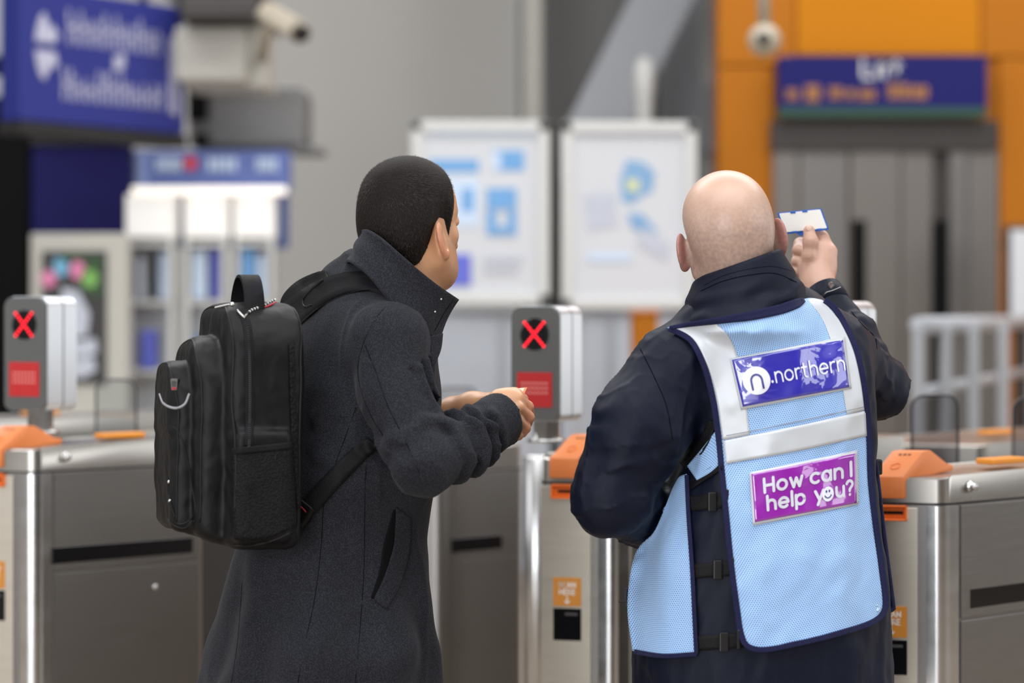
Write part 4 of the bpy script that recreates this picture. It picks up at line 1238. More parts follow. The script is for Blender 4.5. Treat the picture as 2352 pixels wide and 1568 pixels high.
# ------------------------------------------------------------------ people: shared pieces
def head_frame(yaw, pitch=0.0, roll=0.0):
    """columns right, forward, up; yaw = plan angle of the facing direction"""
    f = np.array([math.cos(yaw), math.sin(yaw), 0]); r = np.array([f[1], -f[0], 0]); u = np.array([0, 0, 1.0])
    f, u = f * math.cos(pitch) - u * math.sin(pitch), u * math.cos(pitch) + f * math.sin(pitch)   # + = nod down
    r, u = r * math.cos(roll) - u * math.sin(roll), u * math.cos(roll) + r * math.sin(roll)       # + = tip to own right
    return np.stack([r, f, u], 1)


def head_sdf(Q, crown=.128, br=.077, earz=-.005, ears=True, ear_out=.010, chin=-.105, sc=(1, 1, 1)):
    """Q local (right, forward, up); origin between the ears"""
    Q = Q / np.asarray(sc, float)
    d = ell(Q, (0, -.012, crown - .080), (br, .099, .080))
    d = smin(d, ell(Q, (0, -.050, .005), (br * .88, .058, .062)), .04)
    d = smin(d, ell(Q, (0, .020, -.026), (.058, .064, .075)), .035)
    d = smin(d, ell(Q, (0, .042, .050), (.056, .047, .046)), .03)                         # forehead
    d = smin(d, ell(Q, (0, .034, -.058), (.037, .038, .038)), .03)
    d = smin(d, ell(Q, (0, .047, chin + .026), (.028, .029, .025)), .04)
    for s in (-1, 1):
        d = smin(d, cone(Q, (s * .057, .0, -.045), (s * .024, .040, chin + .022), .018, .016), .03)
        d = smin(d, ell(Q, (s * .035, .058, -.008), (.019, .013, .014)), .022)            # cheek bone
        d = smax(d, -ell(Q, (s * .030, .100, .018), (.012, .011, .008)), .010)            # eye socket
        d = smin(d, ell(Q, (s * .030, .080, .016), (.0120, .0120, .0100)), .004)          # eyeball
    d = smin(d, cone(Q, (-.028, .080, .036), (.028, .080, .036), .0105, .0105), .014)       # brow
    d = smin(d, cone(Q, (0, .086, .018), (0, .102, -.026), .007, .0105), .012)            # nose
    for s in (-1, 1): d = smin(d, ell(Q, (s * .011, .095, -.029), (.007, .008, .008)), .006)
    d = smin(d, ell(Q, (0, .074, -.055), (.020, .010, .006)), .008); d = smin(d, ell(Q, (0, .073, -.066), (.018, .010, .006)), .008)
    d = smin(d, chain(Q, [(0, -.030, -.03), (0, -.045, -.11), (0, -.052, -.165)], [.055, .055, .056]), .035)
    if ears:
        for s in (-1, 1):
            th = .36 * s                                                # flare away from the skull, towards the back
            n = np.array([s * math.cos(.5), math.sin(.5), 0])       # outward normal of the ear plate: the rear rim stands off the skull
            t = np.array([-s * math.sin(.5), math.cos(.5), 0]); u = np.array([0, -.18, .98]); u /= np.linalg.norm(u)
            t = t - u * (t @ u); t /= np.linalg.norm(t); n = np.cross(t, u); n *= np.sign(n[0] * s)
            Mx = np.stack([n, t, u], 1); c = np.array([s * (br + ear_out * .55), -.012, earz])
            e = ell(Q, c, (.0068, .0210, .034), Mx)
            e = smin(e, ell(Q, c + u * -.026 + t * .004, (.0075, .010, .011), Mx), .008)        # lobe
            e = smax(e, -ell(Q, c + n * .007 + t * .004 + u * -.002, (.0075, .0120, .0200), Mx), .003)  # concha
            e = smin(e, ell(Q, c - n * .007 + t * .010 - u * .004, (.012, .010, .022), Mx), .006)  # root
            d = smin(d, e, .005)
    return d


def body_object(name, pieces, mat, label, cat, attr_fn=None):
    V, F = join([(v, f.tolist() if hasattr(f, 'tolist') else f) for v, f in pieces])
    at = attr_fn(V) if attr_fn else {'stubble': np.zeros(len(V)), 'red': np.zeros(len(V))}
    lo, hi = V.min(0), V.max(0)
    o = mk(name, V, F, mat, smooth=True, origin=((lo[0] + hi[0]) / 2, (lo[1] + hi[1]) / 2, 0), attrs=at)
    return tag(o, label, cat)


def px_rows(rows, yaw_a, Yc, n_out=None):
    """rows (py, cx_px, half_px, depth half b, Y) -> stack rows with a solved so the outline width fits"""
    out = []
    for (py, cx, hp, b, Y) in rows:
        c = W(cx, py, Y); hm = hp / FPX * Y
        a = math.sqrt(max(hm ** 2 - (b * math.sin(yaw_a)) ** 2, 1e-4)) / abs(math.cos(yaw_a))
        out.append((c[2], c[0], c[1], a, b))
    return out


def legs_and_shoes(hipL, hipR, ftL, ftR, yaw, trouser, parent):
    """trousers and shoes below the coat, standing on the floor"""
    f = np.array([math.cos(yaw), math.sin(yaw), 0])
    def fn(P):
        d = None
        for h, t in ((hipL, ftL), (hipR, ftR)):
            kn = (np.array(h) + np.array(t)) / 2 + f * .02
            e = chain(P, [h, kn, np.array(t) + [0, 0, .07]], [.092, .068, .062], .02); d = e if d is None else smin(d, e, .02)
        d = smin(d, ell(P, (np.array(hipL) + hipR) / 2, (.15, .15, .13)), .05)
        return d + .003 * nzm(P, d, 9, 5, 2)
    allp = np.array([hipL, hipR, ftL, ftR]); v, q = sdf_mesh(fn, allp.min(0) - [.25, .25, .0], allp.max(0) + [.25, .25, .2], .010)
    v[:, 2] = np.maximum(v[:, 2], .03)
    mk('trousers', v, q, trouser, parent, smooth=True)
    for t in (ftL, ftR):
        t = np.array(t)
        def fs(P):
            d = chain(P, [t - f * .07 + [0, 0, .04], t + f * .06 + [0, 0, .036], t + f * .16 + [0, 0, .032]], [.038, .042, .036], .02)
            d = smin(d, cone(P, t + [0, 0, .05], t + [0, 0, .1], .04, .045), .02)
            return np.maximum(d, .0 - P[:, 2] + .001)
        v, q = sdf_mesh(fs, t - [.25, .25, .02], t + [.25, .25, .18], .008); mk('shoe', v, q, M['shoe'], parent, smooth=True)


# ------------------------------------------------------------------ man in the charcoal coat
TH = R(26)                                    # body faces right and away
Y1 = 4.45
HP = R(47)                                    # head turned a little further
C1 = W(953, 540, 4.42); HF1 = head_frame(HP, R(-7), R(-2))


def head1(P): return head_sdf((P - C1) @ HF1, crown=.136, br=.076, earz=-.012, chin=-.098, sc=(.965, .925, 1))


t0 = C1 + HF1 @ np.array([0, -.055, -.17])
hv, hq = sdf_mesh(head1, C1 - [.15, .15, .27], C1 + [.15, .15, .17], .0026)

# right hand (towards us) closed round the ticket
wr = W(1140, 966, 4.36)
def hand1(P):
    d = chain(P, [W(1080, 985, 4.30), wr, W(1165, 950, 4.385)], [.036, .029, .031], .02)
    d = smin(d, ell(P, W(1168, 945, 4.385), (.028, .022, .038)), .018)
    d = smin(d, cone(P, W(1150, 925, 4.39), W(1180, 914, 4.40), .026, .020), .015)
    fin = [  # knuckle, middle joint, tip, radius
        (W(1188, 916, 4.385), W(1212, 934, 4.40), W(1216, 950, 4.43), .0108),
        (W(1190, 938, 4.37), W(1214, 958, 4.39), W(1211, 973, 4.42), .0108),
        (W(1184, 962, 4.365), W(1206, 982, 4.385), W(1200, 994, 4.415), .0104),
        (W(1172, 982, 4.365), W(1190, 999, 4.38), W(1184, 1004, 4.405), .0094)]
    for a, b, c, r in fin:
        d = smin(d, chain(P, [wr + (a - wr) * .55, a, b, c], [r * 1.3, r * 1.15, r, r * .85], .0035), .0028)
    d = smin(d, chain(P, [W(1150, 918, 4.41), W(1182, 906, 4.43), W(1202, 916, 4.445)], [.015, .0125, .0095], .006), .006)   # thumb, far side
    return d
h1v, h1q = sdf_mesh(hand1, W(1060, 1030, 4.22), W(1240, 870, 4.52), .0022)
# left hand behind, palm up under the ticket
def hand1l(P):
    d = chain(P, [W(990, 985, 4.60), W(1040, 952, 4.58), W(1085, 940, 4.55), W(1130, 932, 4.52)], [.034, .030, .030, .026], .02)
    for k in range(4):
        d = smin(d, chain(P, [W(1110, 930 + 9 * k, 4.54 - .012 * k), W(1160, 922 + 9 * k, 4.48 - .010 * k), W(1185, 915 + 10 * k, 4.455 - .008 * k)], [.013, .011, .009], .005), .005)
    d = smin(d, chain(P, [W(1090, 932, 4.53), W(1140, 915, 4.50), W(1175, 906, 4.47)], [.015, .013, .010], .006), .008)
    return d
h1lv, h1lq = sdf_mesh(hand1l, W(960, 1030, 4.36), W(1215, 880, 4.68), .0032)
# rough body under the coat
def under1(P):
    d = chain(P, [t0, W(820, 800, 4.46), W(790, 1100, 4.46), W(765, 1300, 4.46)], [.055, .07, .08, .08], .06)
    d = smin(d, chain(P, [W(900, 790, 4.30), W(965, 1060, 4.22), wr], [.045, .038, .028], .02), .03)
    d = smin(d, chain(P, [W(765, 770, 4.57), W(805, 1050, 4.69), W(1000, 975, 4.60)], [.035, .032, .028], .02), .03)
    return d
uv_, uq = sdf_mesh(under1, W(600, 1450, 4.2) - [0, .1, 0], W(1200, 600, 4.8), .010)


def attr1(V):
    Q = (V - C1) @ HF1
    jaw = np.clip((.0 - Q[:, 2]) / .03, 0, 1) * np.clip((Q[:, 1] - .005) / .03, 0, 1) * np.clip((Q[:, 2] + .13) / .03, 0, 1)
    scalp = np.clip((Q[:, 2] + .03) / .03, 0, 1) * np.clip((.02 - Q[:, 1]) / .05, 0, 1)
    near = np.linalg.norm(Q, axis=1) < .2
    ear = np.clip((np.abs(Q[:, 0]) - .079) / .008, 0, 1) * near
    kn = np.clip((V[:, 0] - W(1196, 0, 4.39)[0]) / .01, 0, 1) * (~near) * .5
    return {'stubble': np.clip(jaw * .7 + scalp * .4, 0, 1) * near, 'red': np.clip(ear * .7 + kn, 0, 1)}


man1 = body_object('person', [(hv, hq), (h1v, h1q), (h1lv, h1lq), (uv_, uq)], M['skin_tan'],
                   'dark haired man in a charcoal coat, back turned, holding a ticket in both hands', 'person', attr1)

# hair: a close-cropped cap over the skull with short strands
def hair_region(Q):
    zl = np.interp(Q[:, 1], [-.12, -.07, -.05, -.035, -.018, -.004, .012, .028, .042, .055, .075, .095], [-.075, -.062, -.050, -.022, .012, .026, .022, -.012, .030, .088, .125, .150])
    return Q[:, 2] - zl
def hair1(P):
    Q = (P - C1) @ HF1
    d = head_sdf(Q, crown=.136, br=.076, earz=-.012, chin=-.098, sc=(.965, .925, 1), ears=False)
    reg = hair_region(Q)
    th = .0072 * np.clip(reg / .05, .12, 1.0) + .003 * np.clip((Q[:, 2] - .07) / .05, 0, 1)
    d = d - th
    return smax(d, -reg, .006)
cv, cq = sdf_mesh(hair1, C1 - [.14, .14, .12], C1 + [.14, .14, .18], .0028)
hair = mk('hair', cv, cq, M['hair'], man1, smooth=True)
# strands
tri = cq; ctr = cv[tri].mean(1); nrm_ = np.cross(cv[tri[:, 2]] - cv[tri[:, 0]], cv[tri[:, 3]] - cv[tri[:, 1]]); nrm_ /= np.maximum(np.linalg.norm(nrm_, axis=1, keepdims=True), 1e-12)
Qc = (ctr - C1) @ HF1
outw = np.einsum('ij,ij->i', nrm_, ctr - (C1 + HF1 @ np.array([0, -.01, .03]))) > .02
ok = outw & (hair_region(Qc) > .002)
sel = rng.choice(np.where(ok)[0], size=min(14000, ok.sum()), replace=True)
whorl = np.array([.0, -.075, .105])
Vs, Fs = [], []
jit = rng.normal(size=(len(sel), 3)) * .35
for i, s in enumerate(sel):
    q = Qc[s]; away = q - whorl; away = away / (np.linalg.norm(away) + 1e-6)
    flow = HF1 @ (away * .9 + np.array([0, 0, -.5 if q[2] < .07 else 0.1]))
    nn = nrm_[s]; flow = flow - nn * (flow @ nn); flow /= np.linalg.norm(flow) + 1e-6
    dr = nn * .42 + flow * .95 + jit[i] * .3; dr /= np.linalg.norm(dr)
    Lh = (.0085 if q[2] > .06 else .0062) * rng.uniform(.6, 1.15)
    side = np.cross(dr, nn); side /= np.linalg.norm(side) + 1e-9
    p = cv[tri[s]][rng.integers(0, 4)] * .5 + ctr[s] * .5 - nn * .001; b = len(Vs)
    Vs += [p - side * .00035, p + side * .00035, p + dr * Lh]; Fs.append([b, b + 1, b + 2])
st = mk('hair_strands', np.array(Vs), Fs, M['hair_tip'], hair); tag(st, kind='stuff')

# coat
CYA = math.atan2(-math.cos(TH), math.sin(TH))             # plan angle of the shoulder axis (own right)
coat_rows = px_rows([(1840, 730, 320, .235, 4.45), (1568, 734, 260, .205, 4.45), (1480, 739, 250, .195, 4.45), (1400, 748, 236, .186, 4.45), (1300, 758, 221, .176, 4.45), (1200, 771, 208, .166, 4.45), (1100, 788, 200, .154, 4.45),
                     (1000, 806, 192, .146, 4.45), (900, 822, 182, .138, 4.45), (810, 830, 168, .126, 4.45), (740, 836, 146, .106, 4.45), (690, 842, 118, .090, 4.45), (640, 856, 92, .075, 4.45), (590, 884, 72, .062, 4.45)], CYA, 4.45)
SHr, ELr, CFr = W(893, 782, 4.29), W(972, 1062, 4.205), W(1142, 968, 4.345)
SHl, ELl, CFl = W(728, 728, 4.60), W(820, 1030, 4.70), W(1005, 980, 4.60)


def folds(P, a, b, lo, hi, wl, amp, seed):
    ab = b - a; L = np.linalg.norm(ab); t = (P - a) @ ab / L ** 2
    w = np.clip((t - lo) / .15, 0, 1) * np.clip((hi - t) / .15, 0, 1)
    m = (w > 0) & (np.linalg.norm(P - a - np.clip(t, 0, 1)[:, None] * ab, axis=1) < .16); out = np.zeros(len(P))
    if m.any():
        s = np.sin(6.283 * (t[m] * L / wl) + 2.2 * nz(P[m], 7, seed, 2)); out[m] = -amp * w[m] * (np.abs(s) ** .7 * np.sign(s))
    return out


def coat_fn(P):
    d = stack(P, coat_rows, CYA, 2.35)
    sh = smin(cone(P, SHr, W(850, 690, 4.40), .064, .05), cone(P, SHl, W(812, 655, 4.48), .064, .052), .03)
    d = smin(d, sh, .06)
    # right sleeve
    up = chain(P, [SHr, W(905, 900, 4.26), ELr], [.070, .062, .057], .02)
    fo = chain(P, [ELr, W(1060, 1020, 4.27), CFr], [.057, .054, .049], .02)
    arm = smin(up, fo, .012)
    arm = arm + folds(P, ELr, CFr, .10, .86, .042, .0075, 11) + folds(P, SHr, ELr, .62, 1.05, .06, .004, 12)
    arm = arm - .0042 * ridge(P * [1, 1, 1.3], arm, 7, 71)
    cd = (CFr - ELr) / np.linalg.norm(CFr - ELr); e = (P - CFr) @ cd
    arm = smax(arm, e - .022, .008)
    al = smin(chain(P, [SHl, ELl], [.066, .056], .02), chain(P, [ELl, CFl], [.056, .048], .02), .015)
    cl = (CFl - ELl) / np.linalg.norm(CFl - ELl); al = smax(al, (P - CFl) @ cl - .02, .004)
    # skirt flare folds and general unevenness
    z = P[:, 2]
    w = np.clip((1.02 - z) / .2, 0, 1)
    ang = np.arctan2(P[:, 1] - Y1, P[:, 0] - W(770, 0, Y1)[0])
    d = d + w * .0085 * np.sin(ang * 9 + 1.2 + 1.2 * nzm(P, d, 2.5, 4, 2)) + .0035 * nzm(P, d, 5, 9, 2)
    d = d + folds(P, W(900, 990, 4.2), W(700, 1060, 4.3), .0, 1.0, .07, .003, 21) * np.exp(-((z - W(0, 1000, 4.4)[2]) / .07) ** 2)
    d = d - .003 * ridge(P * [1, 1, .4], d, 5, 72)
    d = smin(d, al, .03)
    d = smin(d, arm, .010)
    return d


ctv, ctq = sdf_mesh(coat_fn, W(430, 1800, 4.45) - [.06, .36, .0], W(1200, 560, 4.45) + [.08, .38, .0], .0046)
ctv = relax(ctv, ctq, 1, .4)
coat = mk('overcoat', ctv, ctq, M['coat'], man1, smooth=True); tag(coat, 'long charcoal wool overcoat')
BV1 = bvh_of((ctv, ctq))
# collar turned up round the neck
top = [W(1055, 688, 4.365), W(1000, 650, 4.31), W(930, 594, 4.285), W(872, 548, 4.295), W(836, 528, 4.33), W(824, 538, 4.42), W(840, 575, 4.52), W(925, 640, 4.58), W(1005, 695, 4.50)]
bot = [W(1012, 778, 4.34), W(968, 762, 4.295), W(905, 700, 4.275), W(845, 632, 4.28), W(803, 600, 4.32), W(796, 605, 4.44), W(820, 650, 4.54), W(905, 720, 4.60), W(985, 775, 4.52)]
tp, bt = catmull(top, 72), catmull(bot, 72)
nv_ = 20; vv = np.linspace(0, 1, nv_)[:, None, None]
G = tp[None] * (1 - vv) + bt[None] * vv
bul = np.sin(np.pi * vv) * .006; ctrn = np.array([W(915, 0, 4.44)[0], 4.44]); rad = G[..., :2] - ctrn; rad /= np.linalg.norm(rad, axis=-1, keepdims=True)
G[..., :2] -= rad * bul                                      # slightly waisted
uu = np.linspace(0, 1, 72)[None, :]
rip = .0045 * np.sin(8.5 * vv[..., 0] + 9 * uu) * np.exp(-((uu - .42) / .16) ** 2)
G[..., :2] += rad * rip[..., None]
nvv, nuu = G.shape[:2]
v, f = sheet(G[:, ::-1], .007); colr = mk('collar', v, f, M['coat'], man1, smooth=True); tag(colr, 'upturned collar')
# front edge of the coat under the collar: short overlapping placket
pl = coons([W(984, 772, 4.31), W(1018, 765, 4.335)], [W(992, 842, 4.30), W(1001, 834, 4.31)], [W(984, 772, 4.31), W(988, 806, 4.30), W(992, 842, 4.30)], [W(1018, 765, 4.335), W(1014, 800, 4.33), W(1001, 834, 4.31)], 8, 14)
v, f = sheet(pl, .006); mk('front_placket', v, f, M['coat'], man1, smooth=True)
BVc = bvh_of((ctv, ctq), (v, f), sheet(G[:, ::-1], .007))
for (px, py) in ((1013, 687), (999, 716)):
    D = cast(BVc, px, py); c = W(px, py, D)
    v, f = lathe([(.0024, 0), (.002, .0012), (.0003, .0016)], c, (0, -1, .1), 10); mk('press_stud', v, f, M['silver'], colr, smooth=True)


def seam(pts, bvh, parent, mat, r=.0011, name='seam', n=46, off=-.0002):
    v, f = tube(line_on(bvh, pts, n, off), r, 6); return mk(name, v, f, mat, parent, smooth=True)


M['seam_coat'] = plain('coat_seam', srgb(16, 17, 20), .95, spec=.05)
seam([(902, 690), (868, 725), (838, 780), (822, 842), (832, 905), (858, 965), (880, 1000)], BV1, coat, M['seam_coat'], .0008)          # armhole
seam([(838, 792), (862, 850), (890, 930), (930, 1010), (965, 1090)], BV1, coat, M['seam_coat'], .0007)                        # back of sleeve
seam([(818, 935), (800, 985), (772, 1060), (745, 1150), (738, 1250), (722, 1380), (700, 1480), (684, 1567)], BV1, coat, M['seam_coat'], .0007)
seam([(842, 1040), (838, 1150), (836, 1300), (828, 1430), (816, 1567)], BV1, coat, M['seam_coat'], .0007)
seam([(556, 1340), (552, 1400), (545, 1480), (532, 1567)], BV1, coat, M['seam_coat'], .0007)
seam([(1040, 690), (1020, 718), (1004, 748), (998, 760)], BVc, colr, M['seam_coat'], .0008)
# welt pocket
wp = drape(BV1, coons([(911, 1166), (944, 1190)], [(859, 1376), (889, 1397)], [(911, 1166), (905, 1250), (885, 1320), (859, 1376)], [(944, 1190), (940, 1265), (920, 1340), (889, 1397)], 8, 26), .004, 3)
v, f = sheet(wp, .003); pk = mk('pocket_welt', v, f, M['coat'], coat, smooth=True)
wp2 = drape(BV1, coons([(904, 1172), (912, 1168)], [(852, 1372), (861, 1376)], [(904, 1172), (882, 1250), (872, 1310), (852, 1372)], [(912, 1168), (906, 1250), (886, 1320), (861, 1376)], 5, 26), .0015, 3)
v, f = sheet(wp2, .002); mk('pocket_opening', v, f, M['near_black'], coat, smooth=True)
legs_and_shoes(W(735, 1560, 4.52), W(770, 1560, 4.36), [W(735, 0, 4.58)[0], 4.60, 0], [W(790, 0, 4.35)[0], 4.33, 0], TH, M['trousers'], man1)

# ticket in his hands
tk_c = W(1192, 908, 4.455)
tx = np.array([.86, -.35, .10]); tx /= np.linalg.norm(tx); ty = np.cross([0, 0, 1.0], tx); ty -= tx * 0; ty = ty * .8 + np.array([0, 0, .5]); ty -= tx * (ty @ tx); ty /= np.linalg.norm(ty)
tk = root('train_ticket', tk_c - tx * .03, 'cream ticket with an orange edge held by the man in the coat', 'ticket')
v, f = box(tk_c - tx * .026, (.062, .050, .0008), np.array([tx, ty, np.cross(tx, ty)])); mk('card', v, f, plain('cream_ticket', srgb(244, 226, 190), .6), tk)
v, f = box(tk_c + tx * .007, (.005, .050, .0011), np.array([tx, ty, np.cross(tx, ty)])); mk('orange_edge', v, f, M['orange_deep'], tk)
# ------------------------------------------------------------------ backpack on his back
TB = R(20)
BF = np.array([-math.cos(TB), -math.sin(TB), 0]); BR = np.array([math.sin(TB), -math.cos(TB), 0])   # outwards (away from his back), his right
BO = W(684, 1268, 4.16)
BM = np.stack([BR, BF, UP + BF * .03], 1)


def bp(w, d, z): return BO - BR * w + BF * (d + .02 * (.2 - z)) + UP * z


def bag_fn(P):
    Q = P - BO; w = -(Q @ BR); z = Q[:, 2]; d = Q @ BF - .02 * (.2 - z)
    L = np.stack([w, d, z], 1)
    bulge = .010 * np.sin(np.clip(z / .42, 0, 1) * math.pi)

    def arch(c, half, rad, top_r):
        e = rbox(L, c, half, rad)
        # arched top in the width-height plane
        zc = c[2] + half[2] - top_r; q = np.stack([np.maximum(np.abs(w - c[0]) - (half[0] - top_r), 0), np.maximum(z - zc, 0)], 1)
        return smax(e, np.linalg.norm(q, axis=1) - top_r, .01)
    m = arch((.135, .055, .214), (.138, .066, .218), .032, .105) - bulge * .5
    k = arch((.135, .115, .188), (.114, .052, .184), .030, .108) - bulge * .6
    p = arch((.138, .165, .160), (.086, .036, .166), .028, .084) - bulge * .5
    top = arch((.138, .187, .262), (.078, .022, .068), .018, .064)
    e = smin(m, k, .006); e = smin(e, p, .006); e = smin(e, top, .004)
    # side pocket bulging low on the near side
    sp = rbox(L, (-.002, .062, .115), (.018, .052, .098), .016); e = smin(e, sp, .008)
    # bottom rounds under
    e = smax(e, -(z - .035 * np.clip((d - .06) / .12, 0, 1) ** 1.5), .02)
    e = e + .0022 * nzm(P * [1, 1, .4], e, 8, 31, 2) + .0007 * nzm(P, e, 26, 33, 2)
    return e


lo_ = np.minimum(bp(-.05, -.03, -.02), bp(.33, .26, .46)) - .06; hi_ = np.maximum(bp(-.05, -.03, -.02), bp(.33, .26, .46)) + .06
bgv, bgq = sdf_mesh(bag_fn, lo_, hi_, .0034)
BVB = bvh_of((bgv, bgq))
bag = mk('backpack', bgv, bgq, M['bag'], None, smooth=True)
tag(bag, 'black nylon backpack worn by the man in the charcoal coat', 'backpack')


def pipe(pts, r=.0022, mat='piping', name='piping', parent=bag, n=60, off=0.0, bvh=BVB):
    v, f = tube(line_on(bvh, pts, n, off, 4), r, 7); return mk(name, v, f, M[mat], parent, smooth=True)


def patch_px(name, top, bot, left, right, mat, parent, bvh, nu=20, nv=30, off=.003, th=.002, it=4):
    G = drape(bvh, coons(top, bot, left, right, nu, nv), off, it); v, f = sheet(G, th)
    return mk(name, v, f, M[mat], parent, smooth=True, uv=grid_uv(G)), G


def ribbon(name, pts, w, mat, parent, bvh, off=.004, th=.003, n=44, it=6):
    G = drape(bvh, ribbon_px(pts, w, n), off, it, True, .05); G = G[:, ::-1] if False else G
    v, f = sheet(G, th); return mk(name, v, f, M[mat], parent, smooth=True), G




def rim(c, half, top_r, dfrac, r, grow=.03, z0=.02, name='piping', n=90):
    """piping round the front (dfrac=1) or back (-1) rim of a layer, snapped to the bag"""
    cw, cd_, cz = c; hw, hd, hz = half; zt_ = cz + hz; P = [(cw - hw, z0)]
    P += [(cw - hw + top_r - top_r * math.cos(a), zt_ - top_r + top_r * math.sin(a)) for a in np.linspace(0, math.pi / 2, 12)]
    P += [(cw + hw - top_r + top_r * math.sin(a), zt_ - top_r + top_r * math.cos(a)) for a in np.linspace(0, math.pi / 2, 12)] + [(cw + hw, z0)]
    P = resample(np.array(P), n); out = []
    for (w_, z_) in P:
        gw = (w_ - cw) / hw * grow; gz = max(z_ - (zt_ - top_r), 0) / top_r * grow
        q = bp(w_ + gw, cd_ + dfrac * (hd + grow), z_ + gz)
        hit = BVB.find_nearest(Vector(q)); out.append(np.array(hit[0]))
    out = np.array(out)
    for _ in range(4): out[1:-1] = (out[:-2] + 2 * out[1:-1] + out[2:]) / 4
    v, f = tube(out, r, 7); return mk(name, v, f, M['piping'], bag, smooth=True)


rim((.135, .055, .214), (.138, .066, .218), .105, 1, .0022)
rim((.135, .055, .214), (.138, .066, .218), .105, -1, .0022)
rim((.135, .115, .188), (.114, .052, .184), .108, 1, .0019, .02, .05)
rim((.138, .165, .160), (.086, .036, .166), .084, 1, .0019, .018, .05)
pipe([(367, 905), (376, 926), (403, 937), (424, 928), (435, 904)], .0024, 'grey_reflect', 'reflective_cord')
pipe([(372, 1000), (382, 984), (398, 980), (414, 1000), (430, 1050), (440, 1110), (446, 1180), (418, 1203), (390, 1194)], .0014)
pipe([(384, 1190), (400, 1206), (424, 1212), (446, 1196)], .0015)
pipe([(536, 1252), (580, 1252), (640, 1236), (680, 1216)], .0018)
# side zip: tape, teeth, slider
tape, _ = ribbon('zip_tape', [(556, 716), (567, 745), (572, 800), (574, 900), (572, 1026)], 20, 'web', bag, BVB, .0012, .001)
L_ = line_on(BVB, [(560, 725), (568, 750), (572, 800), (574, 900), (572, 1024)], 66, .003, 4)
for i in range(0, 66):
    t_ = L_[min(i + 1, 65)] - L_[max(i - 1, 0)]; t_ /= np.linalg.norm(t_); s_ = np.cross(t_, [0, 1.0, 0]); s_ /= np.linalg.norm(s_)
    v, f = box(L_[i], (.0052, .0016, .0022), np.array([s_, np.cross(s_, t_), t_])); mk('zip_tooth', v, f, M['piping'], tape)
pipe([(545, 712), (560, 728)], .0022, 'silver', 'zip_slider', n=8, off=.004)
# mesh pocket on the side with its hem, foot panel
patch_px('mesh_pocket', [(531, 1040), (600, 1034), (672, 1026)], [(538, 1240), (610, 1238), (681, 1208)], [(531, 1040), (532, 1140), (538, 1240)], [(672, 1026), (678, 1120), (681, 1208)], 'bag_mesh', bag, BVB, 16, 24, .002, .0015)
ribbon('pocket_hem', [(531, 1036), (600, 1030), (672, 1022)], 15, 'web', bag, BVB, .004, .002)
patch_px('back_padding', [(664, 790), (676, 782)], [(683, 1170), (690, 1165)], [(664, 790), (670, 980), (683, 1170)], [(676, 782), (682, 980), (690, 1165)], 'bag_pad', bag, BVB, 6, 30, .003, .003)
# carrying handle: a band arched over the top
hc = []
for s in np.linspace(0, 1, 26):
    a = math.pi * (1 - s); hc.append((.108 - .056 * math.cos(a) , .417 + .062 * max(math.sin(a), 0) ** .75 * 1.0 - .02 * (1 - math.sin(a))))
V, F = [], []
for (w_, z_) in hc:
    for (dd, dz) in ((.050, 0), (.084, 0), (.085, -.005), (.049, -.005)): V.append(bp(w_, dd, z_ + dz))
for i in range(len(hc) - 1):
    for k in range(4): F.append([4 * i + k, 4 * i + (k + 1) % 4, 4 * i + 4 + (k + 1) % 4, 4 * i + 4 + k])
F += [[3, 2, 1, 0], [4 * len(hc) - 4 + k for k in range(4)]]
V = np.array(V)
# swell the band a little in the middle
mk('carry_handle', V, F, M['web'], bag, smooth=False).data.set_sharp_from_angle(angle=R(60))
# braided puller and red stitch on the shoulder of the bag
L_ = line_on(BVB, [(566, 722), (578, 712), (605, 702), (632, 688)], 24, .003, 3)
cord = None
v, f = tube(L_, .0020, 6); cord = mk('puller_cord', v, f, M['black'], bag, smooth=True)
for i in range(3, 24, 2):
    v, f = lathe([(.0002, -.0022), (.0024, -.001), (.0024, .001), (.0002, .0022)], L_[i], L_[i] - L_[i - 1], 8); mk('cord_fleck', v, f, M['white_cord'], cord, smooth=True)
pipe([(606, 706), (620, 701), (634, 694)], .0017, 'red_thread', 'red_stitch', n=12, off=.002)
pipe([(560, 730), (570, 718)], .0018, 'silver', 'puller_clip', n=6, off=.003)
# top zip pull
pz = W(512, 703, cast(BVB, 520, 716) - .004)
v, f = box(pz, (.030, .003, .004), np.array([[.95, .2, .22], [-.2, .98, 0], [-.22, 0, .97]]), .001, 1); mk('zip_pull', v, f, M['silver'], bag)
v, f = lathe([(.004, 0), (.005, .004), (.002, .006)], pz + np.array([.016, .0, .001]), (0, -.5, 1), 10); mk('zip_slider', v, f, M['silver'], bag, smooth=True)
# badge
bd = W(402, 881, cast(BVB, 402, 881)); n_ = -np.array([BF[0] * -.0 + 0.25, .95, 0]); n_ = np.array([-.45, -.89, 0.0]); n_ /= np.linalg.norm(n_); e_ = np.array([-n_[1], n_[0], 0])
shp = rounded_poly([(-.0075, .009), (.0075, .009), (.0055, -.011), (-.0055, -.011)], [.002] * 4, 4)
v, f = extrude(shp, -.004, .003, (bd, e_, UP, n_)); bdg = mk('badge', v, f, M['silver'], bag)
v, f = extrude(rounded_poly([(-.005, .005), (.005, .005), (.004, -.005), (-.004, -.005)], [.0015] * 4, 4), .0028, .0036, (bd, e_, UP, n_)); mk('badge_face', v, f, M['frame_dark'], bdg)
v, f = extrude(rounded_poly([(-.0045, -.006), (.0045, -.006), (.004, -.010), (-.004, -.010)], [.001] * 4, 3), .0028, .0036, (bd, e_, UP, n_)); mk('badge_stripe', v, f, M['red_thread'], bdg)
